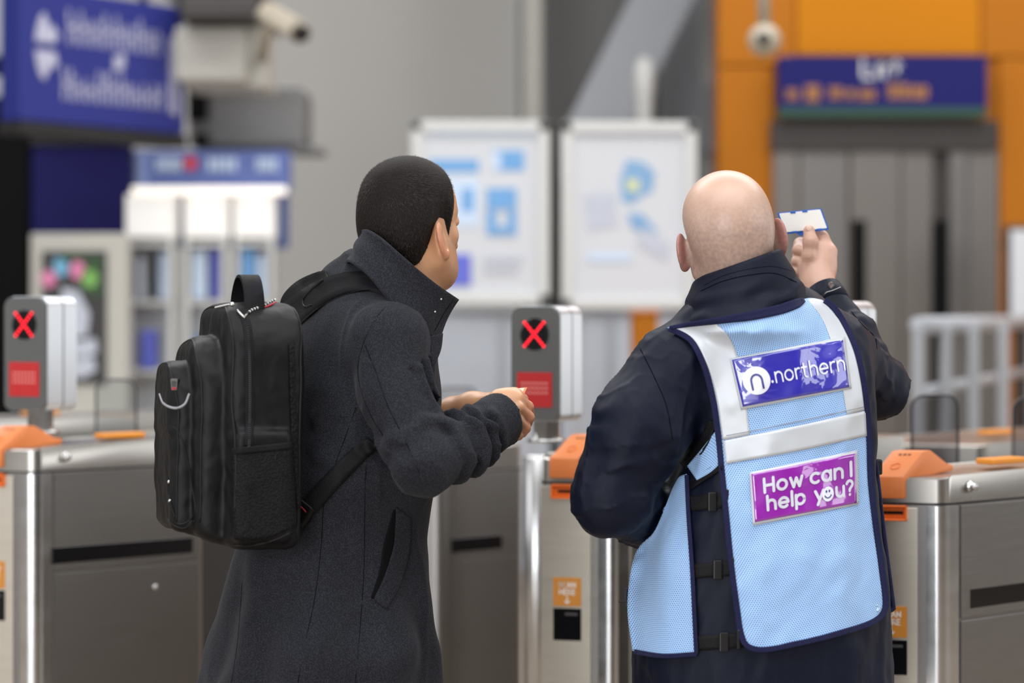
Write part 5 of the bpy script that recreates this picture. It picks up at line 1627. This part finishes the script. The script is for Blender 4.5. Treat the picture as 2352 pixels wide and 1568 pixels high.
# strap loop with studs low on the front pocket
pipe([(388, 1098), (389, 1130), (393, 1160), (402, 1188)], .0028, 'web', 'pull_loop', off=.001)
for q in ((389, 1106), (391, 1150)):
    D = cast(BVB, *q); v, f = lathe([(.0038, 0), (.003, .003), (.0005, .0042)], W(*q, D), (-.4, -.9, 0), 12); mk('stud', v, f, M['silver'], bag, smooth=True)

# shoulder straps lying on the coat
BVS = bvh_of((ctv, ctq))
s1, G1 = ribbon('shoulder_strap', [(668, 722), (700, 695), (745, 664), (800, 646), (850, 645), (890, 660), (916, 680)], [64, 58, 50, 44, 40, 34, 22], 'web', bag, BVS, .010, .009, 60, 14)
s2, G2 = ribbon('shoulder_strap', [(660, 712), (668, 690), (690, 664), (720, 644), (750, 630)], [40, 44, 40, 32, 22], 'web', bag, BVS, .012, .009, 40, 14)
BV2 = bvh_of(sheet(G1, .009), sheet(G2, .009), (ctv, ctq))
pipe([(742, 642), (716, 664), (696, 690), (700, 704), (716, 700)], .0024, 'piping', 'strap_seam', s1, 40, .0, BV2)
pipe([(690, 742), (740, 702), (800, 674), (850, 664), (890, 672), (912, 686)], .0016, 'piping', 'strap_edge', s1, 40, .0, BV2)
ribbon('lower_strap', [(684, 1182), (720, 1150), (770, 1095), (815, 1050), (835, 1031), (852, 1014)], [44, 44, 42, 40, 38, 34], 'web', bag, BVS, .006, .003, 40, 10)
tb, G3 = ribbon('strap_tab', [(676, 1196), (690, 1178), (706, 1158)], [50, 50, 44], 'bag', bag, BVS, .012, .006, 14, 8)
BV3 = bvh_of(sheet(G3, .006), (ctv, ctq)); pipe([(683, 1158), (692, 1164), (703, 1176)], .0011, 'red_thread', 'red_stitch', tb, 12, .0, BV3)
# ------------------------------------------------------------------ bald man in the blue vest
FA2 = R(105)                                   # he faces away, turned a little to the left
RA2 = FA2 - math.pi / 2                        # plan angle of his shoulder axis
C2 = W(1676, 556, 4.36); HF2 = head_frame(R(93), R(2), R(-9))


def head2(P): return head_sdf((P - C2) @ HF2, crown=.129, br=.0785, earz=-.004, ear_out=.020)


b_hv, b_hq = sdf_mesh(head2, C2 - [.16, .16, .27], C2 + [.16, .16, .17], .0026)
# right hand holding up the card
YH = 4.72
wr2 = W(1881, 662, YH - .03)
def hand2(P):
    d = chain(P, [W(1905, 735, YH - .07), wr2, W(1876, 625, YH)], [.034, .0265, .029], .02)
    d = smin(d, chain(P, [wr2, W(1872, 612, YH - .002)], [.026, .031], .02), .02)
    d = smin(d, ell(P, W(1883, 606, YH + .006), (.033, .021, .044)), .015)
    # index finger: knuckle at right, reaching up behind the card
    d = smin(d, chain(P, [W(1892, 625, YH + .01), W(1905, 578, YH + .012), W(1890, 545, YH + .022), W(1872, 522, YH + .030)], [.019, .0145, .0112, .0092], .006), .008)
    # thumb pressed on the near face of the card
    d = smin(d, chain(P, [W(1860, 630, YH - .012), W(1860, 590, YH - .020), W(1862, 556, YH - .018), W(1858, 530, YH - .009)], [.0180, .0138, .0142, .0112], .008), .006)
    for yy, k in ((596, .0010), (602, .0010), (590, .0008)):
        d = d + k * np.exp(-((P[:, 2] - W(0, yy, YH)[2]) / .0014) ** 2) * np.clip((W(1868, 0, YH)[0] - P[:, 0]) * 80, 0, 1)      # creases at the thumb base
    # three fingers curled in at the left
    for k, (x, y, r) in enumerate(((1834, 566, .0118), (1831, 592, .0112), (1829, 615, .0098))):
        a = W(1880, y + 6, YH + .030 + .004 * k); b = W(x + 4, y - 6, YH + .040); c = W(x, y + 8, YH + .014); e = W(x + 14, y + 12, YH + .004)
        d = smin(d, chain(P, [a, b, c, e], [r * 1.15, r * 1.05, r, r * .85], .004), .0035)
    return d
b_rv, b_rq = sdf_mesh(hand2, W(1790, 760, YH - .14), W(1960, 495, YH + .14), .0022)
def under2(P):
    t = C2 + HF2 @ np.array([0, -.055, -.17])
    d = chain(P, [t, W(1760, 850, 4.38), W(1775, 1150, 4.38), W(1755, 1400, 4.38)], [.05, .08, .08, .09], .06)
    d = smin(d, chain(P, [W(1560, 850, 4.34), W(1415, 1120, 4.28), W(1500, 1165, 4.5), W(1560, 1130, 4.62)], [.04, .035, .032, .028], .02), .03)
    d = smin(d, chain(P, [W(1905, 800, 4.42), W(2010, 892, 4.54), wr2], [.038, .032, .025], .02), .03)
    # relaxed left hand in front of him
    for k in range(4): d = smin(d, chain(P, [W(1575, 1120 + 8 * k, 4.65), W(1600, 1105 + 12 * k, 4.70), W(1625, 1110 + 12 * k, 4.70)], [.014, .011, .009], .005), .006)
    d = smin(d, chain(P, [W(1570, 1112, 4.64), W(1590, 1085, 4.66), W(1605, 1082, 4.70)], [.016, .013, .010], .006), .008)
    return d
b_uv, b_uq = sdf_mesh(under2, W(1300, 1540, 4.1), W(2100, 640, 4.9) + [0, .1, 0], .009)


def attr2(V):
    Q = (V - C2) @ HF2; near = np.linalg.norm(Q, axis=1) < .2
    r_ = np.clip((.088 - Q[:, 2] + .02 * np.clip(np.abs(Q[:, 0]) / .08, 0, 1)) / .085, 0, 1) * np.clip((Q[:, 2] + .085) / .04, 0, 1) * np.clip((.03 - Q[:, 1]) / .03, 0, 1)
    ear = np.clip((np.abs(Q[:, 0]) - .080) / .006, 0, 1) * near * np.clip((.07 - Q[:, 2]) / .01, 0, 1)
    kn = (~near) * .25
    top = .35 * np.exp(-((Q[:, 0] - .0) ** 2 + (Q[:, 2] - .115) ** 2 + (Q[:, 1] + .06) ** 2) / .0012) * near
    nape = .35 * np.clip((-.05 - Q[:, 2]) / .03, 0, 1) * near
    return {'stubble': r_ * near * .95, 'red': np.clip(ear + kn + top + nape, 0, 1)}


man2 = body_object('person', [(b_hv, b_hq), (b_rv, b_rq), (b_uv, b_uq)], M['skin_fair'],
                   'bald man in a pale blue vest, back turned, holding up a white card', 'person', attr2)
# thumb nail
tn = W(1858, 524, YH - .0195)
v, f = lathe([(.0062, 0), (.0058, .0012), (.003, .0018), (.0003, .002)], tn, (0.0, -1, .25), 16)
v = tn + (v - tn) * [.9, 1, 1.15]; mk('thumb_nail', v, f, M['nail'], man2, smooth=True)

# jacket
jk_rows = px_rows([(1800, 1752, 300, .17, 4.37), (1568, 1752, 297, .175, 4.37), (1500, 1750, 296, .175, 4.37), (1400, 1750, 288, .172, 4.37), (1300, 1752, 274, .168, 4.37), (1200, 1758, 256, .160, 4.37), (1100, 1772, 234, .150, 4.37),
                   (1000, 1784, 220, .145, 4.37), (900, 1782, 222, .145, 4.37), (820, 1768, 224, .138, 4.37), (765, 1754, 196, .118, 4.37), (720, 1738, 160, .100, 4.36), (675, 1722, 112, .080, 4.35), (640, 1712, 80, .065, 4.34)], RA2, 4.37)
S2l, E2l, F2l, H2l = W(1550, 856, 4.30), W(1408, 1138, 4.24), W(1490, 1172, 4.44), W(1560, 1140, 4.58)
S2r, E2r, H2r = W(1908, 800, 4.40), W(2016, 892, 4.53), W(1893, 680, YH - .05)


_ax = (E2l - S2l) / np.linalg.norm(E2l - S2l); AX2 = np.eye(3) - .72 * np.outer(_ax, _ax)     # stretches wrinkles along the sleeve


def jk_fn(P):
    d = stack(P, jk_rows, RA2, 2.4)
    d = smin(d, smin(cone(P, S2l, W(1650, 745, 4.33), .074, .046), cone(P, S2r, W(1810, 725, 4.37), .066, .055), .03), .06)
    z = P[:, 2]
    d = d + .0035 * nzm(P * [1, 1, .6], d, 5, 41, 3) + .0025 * nzm(P * [1, 1, .35], d, 14, 43, 2)
    al = chain(P, [S2l, W(1466, 990, 4.25), E2l], [.080, .080, .067], .03)
    fl = chain(P, [E2l, F2l, H2l], [.066, .066, .05], .02)
    al = smin(al, fl, .03); al = al + folds(P, S2l, E2l, .45, 1.1, .085, .0026, 51) + .0045 * nzm(P @ AX2, al, 6, 52, 3)
    al = al - .0060 * ridge(P @ AX2, al, 5.5, 73) - .003 * ridge(P, al, 11, 74)
    hd = (H2l - F2l) / np.linalg.norm(H2l - F2l); al = smax(al, (P - H2l) @ hd - .01, .004)
    ar = smin(chain(P, [S2r, E2r], [.068, .057], .02), chain(P, [E2r, W(1955, 785, 4.61), H2r], [.057, .050, .038], .02), .012)
    ar = ar + folds(P, E2r, H2r, .1, .8, .06, .0022, 53) + folds(P, S2r, E2r, .1, .8, .06, .002, 54) + .003 * nzm(P, ar, 8, 55, 2)
    ar = ar - .0045 * ridge(P, ar, 7, 75)
    hr = (H2r - E2r) / np.linalg.norm(H2r - E2r); e = (P - H2r) @ hr; ar = smax(ar, e - .004, .003)
    d = smin(d, al, .018); d = smin(d, ar, .018)
    return d


jv, jq = sdf_mesh(jk_fn, W(1270, 1790, 4.3) - [.02, .32, 0], W(2120, 620, 4.4) + [.04, .50, 0], .0046)
jv = relax(jv, jq, 1, .4)
jacket = mk('jacket', jv, jq, M['jacket'], man2, smooth=True); tag(jacket, 'navy waterproof jacket')
# stand collar: a tilted open ring round the neck
cl_rows = px_rows([(770, 1712, 158, .140, 4.335), (740, 1712, 150, .128, 4.335), (700, 1714, 140, .114, 4.335), (660, 1716, 127, .103, 4.335), (620, 1712, 108, .094, 4.335), (585, 1706, 92, .086, 4.335), (540, 1702, 76, .074, 4.335)], RA2, 4.3)
xa, za = W(1600, 638, 4.23)[[0, 2]]; xb, zb2 = W(1765, 580, 4.23)[[0, 2]]
def col_fn(P):
    d = stack(P, cl_rows, RA2, 2.2) + .0025 * np.sin((P[:, 2] - .25 * P[:, 0]) * 150 + 2 * nz(P, 6, 61, 2)) * np.clip((W(0, 640, 4.23)[2] + .25 * (P[:, 0] - .4) - P[:, 2]) * 30, 0, 1)
    cut = (P[:, 2] - (za + (zb2 - za) / (xb - xa) * (P[:, 0] - xa))) / 1.06 + .10 * np.clip(P[:, 1] - 4.30, 0, 1)
    s = smax(d, -(d + .011), .002)
    return smax(s, cut, .004)
cv2, cq2 = sdf_mesh(col_fn, W(1530, 765, 4.33) - [0, .2, 0], W(1890, 545, 4.33) + [0, .2, 0], .0034)
collar2 = mk('jacket_collar', cv2, cq2, M['jacket'], man2, smooth=True)
BJ = bvh_of((jv, jq), (cv2, cq2)); BJ0 = bvh_of((jv, jq))
M['seam_navy'] = plain('navy_seam', srgb(4, 6, 13), .9, spec=.05)
seam([(1610, 668), (1660, 646), (1720, 632), (1780, 628), (1830, 648)], bvh_of((cv2, cq2)), collar2, M['seam_navy'], .0009)
seam([(1618, 655), (1660, 634), (1720, 618), (1775, 612), (1818, 622)], bvh_of((cv2, cq2)), collar2, M['seam_navy'], .0006)
# seams of sleeves
seam([(1955, 715), (1985, 750), (2010, 775), (2014, 800)], BJ0, jacket, M['seam_navy'], .0010)
seam([(1470, 800), (1500, 860), (1530, 930), (1545, 1010)], BJ0, jacket, M['seam_navy'], .0009)
# cuff with button and a loose thread
cu = (H2r - E2r) / np.linalg.norm(H2r - E2r)
v, f = lathe([(.0405, -.030), (.0415, -.012), (.0400, .010), (.0365, .011), (.036, -.01)], H2r, cu, 30); cuff = mk('cuff', v, f, M['jacket'], man2, smooth=True)
BC = bvh_of((v, f)); D = cast(BC, 1911, 656)
if D != D: D = YH - .08
v, f = lathe([(.0085, 0), (.0085, .002), (.006, .003), (.0005, .0026)], W(1909, 657, D), (.55, -.75, .2), 18); mk('button', v, f, plain('dark_brown_button', srgb(84, 70, 66), .3), cuff, smooth=True)
th = [W(1890, 684, D - .004), W(1897, 672, D - .012), W(1912, 667, D - .016), W(1931, 659, D - .02)]
v, f = tube(catmull(th, 16), .0007, 5); mk('loose_thread', v, f, M['white_cord'], cuff, smooth=True)
legs_and_shoes(W(1680, 1600, 4.33), W(1830, 1600, 4.40), [W(1650, 0, 4.3)[0], 4.30, 0], [W(1850, 0, 4.4)[0], 4.42, 0], FA2, M['trousers'], man2)

# ---- vest, a thing of its own layers over the jacket
def vest_grid(top, bot, left, right, nu, nv, off, it=30, rise=.05, wr=.0, seed=3, bvh=None):
    G = drape(bvh or BJ, coons(top, bot, left, right, nu, nv), off, it, True, rise)
    if wr:
        P = G.reshape(-1, 3); n = nz(P * [1, 1, .8], 4.5, seed, 3) + .6 * nz(P @ np.array([[.8, 0, .6], [0, 1, 0], [-.6, 0, .8]]) * [1, 1, .3], 13, seed + 1, 2)
        k = (n * wr).reshape(G.shape[:2]) - abs(wr)
        s = (G[..., 1] + k) / G[..., 1]; G = np.stack([G[..., 0] * s, G[..., 1] * s, HC + (G[..., 2] - HC) * s], -1)
    return G


L_e = [(1532, 752), (1582, 776), (1613, 832), (1633, 905), (1646, 985), (1656, 1080), (1666, 1180), (1677, 1290), (1690, 1390), (1701, 1462)]
R_e = [(1888, 688), (1914, 706), (1946, 746), (1970, 802), (1986, 870), (1996, 945), (2001, 1010), (2004, 1100), (2015, 1200), (2029, 1300), (2038, 1396)]
T_e = [(1532, 752), (1590, 742), (1650, 733), (1720, 722), (1790, 706), (1835, 690), (1860, 684), (1888, 688)]
B_e = [(1701, 1462), (1712, 1484), (1740, 1496), (1840, 1480), (1950, 1452), (2010, 1430), (2032, 1412), (2038, 1396)]
GB = vest_grid(T_e, B_e, L_e, R_e, 60, 100, .010, 60, .06, .0034)
v, f = sheet(GB, .003)
vb = mk('vest_back_panel', v, f, M['vest'], man2, smooth=True, uv=grid_uv(GB)); tag(vb, 'pale blue mesh back panel of the vest')
BV = bvh_of((v, f))
BVall = bvh_of((v, f), (jv, jq), (cv2, cq2))


def rib2(name, pts, w, mat, parent, bvh=BV, off=.0015, th=.0015, n=50, it=3):
    G = drape(bvh, ribbon_px(pts, w, n), off, it, True, .02); v, f = sheet(G, th)
    return mk(name, v, f, M[mat], parent, smooth=True)


def edge_binding(pts, r, parent, bvh, name='binding', mat='binding', n=90):
    P = line_on(bvh, pts, n, .001, 4); v, f = tube(P, r, 8); return mk(name, v, f, M[mat], parent, smooth=True)


bind = [(1536, 754), (1584, 779), (1615, 834), (1635, 905), (1648, 985), (1658, 1080), (1668, 1180), (1679, 1290), (1692, 1390), (1703, 1458), (1714, 1481), (1742, 1492), (1840, 1476), (1950, 1448), (2008, 1427), (2029, 1409), (2035, 1392),
        (2026, 1300), (2012, 1200), (2001, 1100), (1998, 1010), (1993, 945), (1983, 870), (1967, 802), (1943, 748), (1916, 706), (1894, 689)]
Gb = drape(BV, ribbon_px(bind, 13, 190), .003, 2, True, .01); v, f = sheet(Gb, .006); mk('binding', v, f, M['binding'], vb, smooth=True)
rib2('neck_binding', [(1540, 752), (1590, 744), (1650, 736), (1720, 725), (1790, 710), (1834, 695), (1848, 688)], [8, 12, 16, 20, 22, 20, 10], 'binding', vb, BV, .004, .005)
# reflective tape
def tape(top, bot, left, right, nu=14, nv=40, off=.0016, name='reflective_tape', mat='reflective', th=.001):
    G = drape(BV, coons(top, bot, left, right, nu, nv), off, 2, True, .01); v, f = sheet(G, th)
    return mk(name, v, f, M[mat], vb, smooth=True, uv=grid_uv(G)), G
tape([(1545, 753), (1590, 745), (1640, 737)], [(1660, 1010), (1690, 1005), (1722, 998)], [(1545, 753), (1592, 780), (1624, 838), (1645, 915), (1660, 1010)], [(1640, 737), (1675, 775), (1698, 830), (1712, 910), (1722, 998)])
tape([(1856, 687), (1870, 685), (1890, 689)], [(1946, 952), (1970, 946), (1991, 940)], [(1856, 687), (1888, 730), (1910, 785), (1930, 860), (1946, 952)], [(1890, 689), (1938, 750), (1963, 810), (1980, 870), (1991, 940)])
tape([(1661, 1012), (1830, 978), (1988, 943)], [(1668, 1065), (1835, 1035), (1991, 1001)], [(1661, 1012), (1668, 1065)], [(1988, 943), (1991, 1001)], 50, 8, .0022)
for pts in ([(1668, 1000), (1722, 990), (1830, 968), (1984, 934)],):
    P = line_on(BV, pts, 40, .0022, 3); v, f = tube(P, .0007, 5); mk('stitch_line', v, f, M['grey_reflect'], vb, smooth=True)


def label(TL, TR, BRr, BLl, mat, name):
    e = lambda a, b: [a, ((a[0] + b[0]) / 2, (a[1] + b[1]) / 2), b]
    cx_, cy_ = np.mean([TL, TR, BRr, BLl], 0)
    g = lambda p, k: (cx_ + (p[0] - cx_) * (1 + k / 125), cy_ + (p[1] - cy_) * (1 + k / 52))
    o4 = [g(p, 5) for p in (TL, TR, BRr, BLl)]
    bd_, _ = tape(e(o4[0], o4[1]), e(o4[3], o4[2]), e(o4[0], o4[3]), e(o4[1], o4[2]), 30, 14, .003, name + '_border', 'reflective', .0012)
    ob, G = tape(e(TL, TR), e(BLl, BRr), e(TL, BLl), e(TR, BRr), 40, 18, .0042, name, mat, .001)
    return ob, G


def on_label(G, u, v, lift=.0012):
    nv, nu = G.shape[:2]; x = np.clip(np.asarray(u) * (nu - 1), 0, nu - 1.001); y = np.clip(np.asarray(v) * (nv - 1), 0, nv - 1.001)
    i, j = x.astype(int), y.astype(int); a, b = (x - i)[:, None], (y - j)[:, None]
    P = (G[j, i] * (1 - a) + G[j, i + 1] * a) * (1 - b) + (G[j + 1, i] * (1 - a) + G[j + 1, i + 1] * a) * b
    return P + np.array([0, -lift, 0])


def write(G, s, u0, vbase, sz, wt, mat, parent, asp, gap=.16, space=.34, lift=.0014, name='lettering', xs=.84):
    """asp = label width / height; u0 left edge, vbase baseline (0 top..1 bottom), sz em height in label heights"""
    V2, F2, w2 = text2d(s, wt, gap, space, sz)
    mk(name, on_label(G, u0 + V2[:, 0] * xs / asp, vbase - V2[:, 1], lift), F2, mat, parent); return w2 * xs / asp


nl, GN = label((1681, 826), (1936, 780), (1951, 889), (1706, 934), 'vinyl_blue', 'name_label')
asp = 2.33


def disc_on(G, u, v, ru, rv, name, mat, parent, lift):
    rr_ = np.linspace(.001, 1, 7); tt = np.linspace(0, 2 * math.pi, 36, endpoint=False)
    U = np.array([(u + ru * r * math.cos(t), v + rv * r * math.sin(t)) for r in rr_ for t in tt])
    F = [[a * 36 + k, a * 36 + (k + 1) % 36, (a + 1) * 36 + (k + 1) % 36, (a + 1) * 36 + k] for a in range(6) for k in range(36)]
    return mk(name, on_label(G, U[:, 0], U[:, 1], lift), F, mat, parent)


def fine(line, n): return resample(np.asarray(line, float), n).tolist()


disc_on(GN, .175, .515, .125, .295, 'white_disc', M['vinyl_white'], nl, .0014)
arch_ = [(-.115, -.155), (-.115, .02)] + arc(0, .02, .115, .125, 180, 0, 12) + [(.115, -.155)]
v2, f2 = stroke2d(fine(arch_, 40), .044); mk('logo_letter', on_label(GN, .175 + v2[:, 0] / asp, .535 - v2[:, 1], .0022), f2, M['ink_blue'], nl)
v2, f2 = stroke2d([(0, 0), (0, .01)], .05); mk('logo_dot', on_label(GN, .315 + v2[:, 0] / asp, .60 - v2[:, 1], .0014), f2, M['vinyl_white'], nl)
write(GN, 'northern', .35, .625, .42, .095, M['vinyl_white'], nl, asp, gap=.185, xs=.80)
pl_, GP = label((1726, 1088), (1965, 1041), (1968, 1155), (1734, 1199), 'vinyl_purple', 'help_label')
asp2 = 2.2
write(GP, 'How can I', .115, .43, .385, .155, M['vinyl_silver'], pl_, asp2, gap=.22, space=.26, xs=1.0)
write(GP, 'help', .135, .80, .385, .155, M['vinyl_silver'], pl_, asp2, gap=.22, xs=1.0)
write(GP, 'y', .60, .80, .385, .155, M['vinyl_silver'], pl_, asp2, xs=1.0)
cxs, cvs = .722, .705
disc_on(GP, cxs, cvs, .056, .150, 'smiley_face', M['vinyl_white'], pl_, .0016)
for a_, b_ in (stroke2d([(-.032, .045), (-.032, .068)], .032), stroke2d([(.032, .045), (.032, .068)], .032), stroke2d(arc(0, .0, .070, .078, 200, 340, 12), .022)):
    mk('smiley_mark', on_label(GP, cxs + a_[:, 0] / asp2, cvs - a_[:, 1], .0024), b_, M['ink_blue'], pl_)
write(GP, 'u', .805, .80, .385, .155, M['vinyl_silver'], pl_, asp2, xs=.95)
write(GP, '?', .905, .80, .385, .155, M['vinyl_silver'], pl_, asp2, xs=.9)
v, f = lathe([(.0062, 0), (.0062, .0012), (.004, .0016), (.004, .0006), (.0005, .0006)], W(2014, 1396, cast(BV, 2014, 1396)), (0, -1, .1), 20); mk('press_stud', v, f, plain('pale_press_stud', srgb(170, 196, 220), .3, metal=.3), vb, smooth=True)

# front panels showing at the sides
GL = vest_grid([(1545, 1120), (1560, 1095), (1577, 1088)], [(1452, 1494), (1520, 1508), (1600, 1502)], [(1545, 1120), (1500, 1225), (1462, 1265), (1446, 1330), (1441, 1400), (1452, 1494)], [(1577, 1088), (1581, 1180), (1589, 1300), (1596, 1420), (1600, 1502)], 26, 60, .010, 30, .05, .002, 8, BJ0)
v, f = sheet(GL, .003); vl = mk('vest_front_panel', v, f, M['vest'], man2, smooth=True, uv=grid_uv(GL)); BL_ = bvh_of((v, f))
Gx = drape(BL_, ribbon_px([(1577, 1090), (1581, 1180), (1589, 1300), (1595, 1420), (1599, 1500)], 10, 80), .003, 2, True, .01); v, f = sheet(Gx, .005); mk('binding', v, f, M['binding'], vl, smooth=True)
Gx = drape(BL_, ribbon_px([(1456, 1496), (1520, 1506), (1600, 1502)], 11, 40), .003, 2, True, .01); v, f = sheet(Gx, .005); mk('binding', v, f, M['binding'], vl, smooth=True)
GU = vest_grid([(1578, 1070), (1612, 1030), (1645, 988)], [(1600, 1102), (1630, 1085), (1656, 1062)], [(1578, 1070), (1600, 1102)], [(1645, 988), (1656, 1062)], 20, 16, .007, 12, .03, .001, 9, BJ0)
v, f = sheet(GU, .003); vu = mk('vest_underarm_panel', v, f, M['vest'], man2, smooth=True, uv=grid_uv(GU))
GR = vest_grid([(2004, 1062), (2016, 1058)], [(2036, 1412), (2058, 1402)], [(2004, 1062), (2018, 1200), (2036, 1412)], [(2016, 1058), (2032, 1200), (2058, 1402)], 8, 50, .004, 8, .02, .0, 9, BJ0)
GR = GR + np.array([0, .030, 0]) 
v, f = sheet(GR, .003); vr = mk('vest_front_panel', v, f, M['vest'], man2, smooth=True, uv=grid_uv(GR))
P = GR[:, -1]; v, f = tube(np.vstack([P, GR[-1, ::-1][1:5]]), .0048, 8); mk('binding', v, f, M['binding'], vr, smooth=True)
# straps and buckles between the panels
rib2('harness_strap', [(1636, 968), (1618, 1010), (1590, 1048), (1566, 1068)], [20, 22, 24, 24], 'web', man2, BJ0, .009, .003)
rib2('harness_strap', [(1582, 1116), (1612, 1096), (1655, 1068)], [16, 18, 18], 'web', man2, BVall, .006, .003)
for (y, xa_, xb_, xc) in ((1152, 1584, 1670, 1636), (1308, 1592, 1690, 1648), (1474, 1600, 1706, 1662)):
    so = rib2('side_strap', [(xa_, y + 4), ((xa_ + xb_) / 2, y), (xb_, y - 4)], 34, 'web', man2, BJ0, .004, .003, 20)
    D = cast(BJ0, xc, y) - .010; c = W(xc, y, D)
    v, f = box(c, (.016, .006, .034), yawax(R(12)), .002, 2); mk('buckle', v, f, M['black'], so)
    c = W(xc + 34, y - 6, cast(BJ0, xc + 34, y - 6) - .012); v, f = box(c, (.006, .006, .034), yawax(R(12)), .0015, 1); mk('buckle_bar', v, f, M['black'], so)
v, f = box(W(2016, 1072, 4.42), (.012, .02, .028), yawax(R(15)), .003, 2); mk('strap_keeper', v, f, M['black'], man2)
# teeth of the front zip and its pull, seen past the left hip
zp = [W(1444, 1352, 4.50), W(1443, 1372, 4.50), W(1446, 1392, 4.50)]
v, f = tube(catmull(zp, 12), .004, 6); zz_ = mk('front_zip', v, f, M['binding'], man2, smooth=True)
for q in catmull(zp, 10): v, f = box(q + np.array([-.004, 0, 0]), (.004, .003, .0018)); mk('zip_tooth', v, f, M['black'], zz_)
v, f = box(W(1432, 1381, 4.50), (.018, .003, .004), None, .001, 1); mk('zip_pull', v, f, M['black'], zz_)

# ---- the card in its blue holder
cx0 = [W(1786, 489, YH + .004), W(1886, 479, YH + .004), W(1902, 527, YH + .004), W(1805, 537, YH + .004)]
o_ = np.mean(cx0, 0); exc = (cx0[1] - cx0[0] + cx0[2] - cx0[3]) / 2; wc = np.linalg.norm(exc); exc /= wc
eyc = (cx0[0] - cx0[3] + cx0[1] - cx0[2]) / 2; hc_ = np.linalg.norm(eyc); eyc /= hc_
ch = root('card_holder', o_ - eyc * hc_ / 2, 'white card in a blue plastic holder held up by the bald man', 'card')
nz_ = np.cross(exc, eyc); nz_ /= np.linalg.norm(nz_); nz_ = nz_ if nz_[1] < 0 else -nz_
sk = np.array([(-wc / 2, hc_ / 2), (wc / 2, hc_ / 2), (wc / 2, -hc_ / 2), (-wc / 2, -hc_ / 2)])
v, f = extrude(rounded_poly(sk * 1.03, [.003] * 4, 4), -.004, .0, (o_, exc, eyc, nz_)); mk('holder', v, f, M['card_blue'], ch)
v, f = extrude(rounded_poly(sk * [.96, .90] + [.0, .001], [.002] * 4, 4), .0, .0009, (o_, exc, eyc, nz_)); mk('card', v, f, M['card_white'], ch)
for (u_, s_) in ((-.16, 1), (.12, 1), (-.28, -1), (.30, -1)):
    v, f = box(o_ + exc * (u_ * wc) + eyc * (s_ * hc_ * .46) + nz_ * .001, (.010, .0045, .0022), np.array([exc, eyc, nz_]), .0006, 1); mk('clip', v, f, M['card_blue'], ch)
v, f = extrude(rounded_poly([(-.012, 0), (.012, 0), (.007, -.007), (-.005, -.007)], [.001] * 4, 3), -.003, .0, (o_ - exc * .010 - eyc * hc_ * .5, exc, eyc, nz_)); mk('tab', v, f, M['card_blue'], ch)
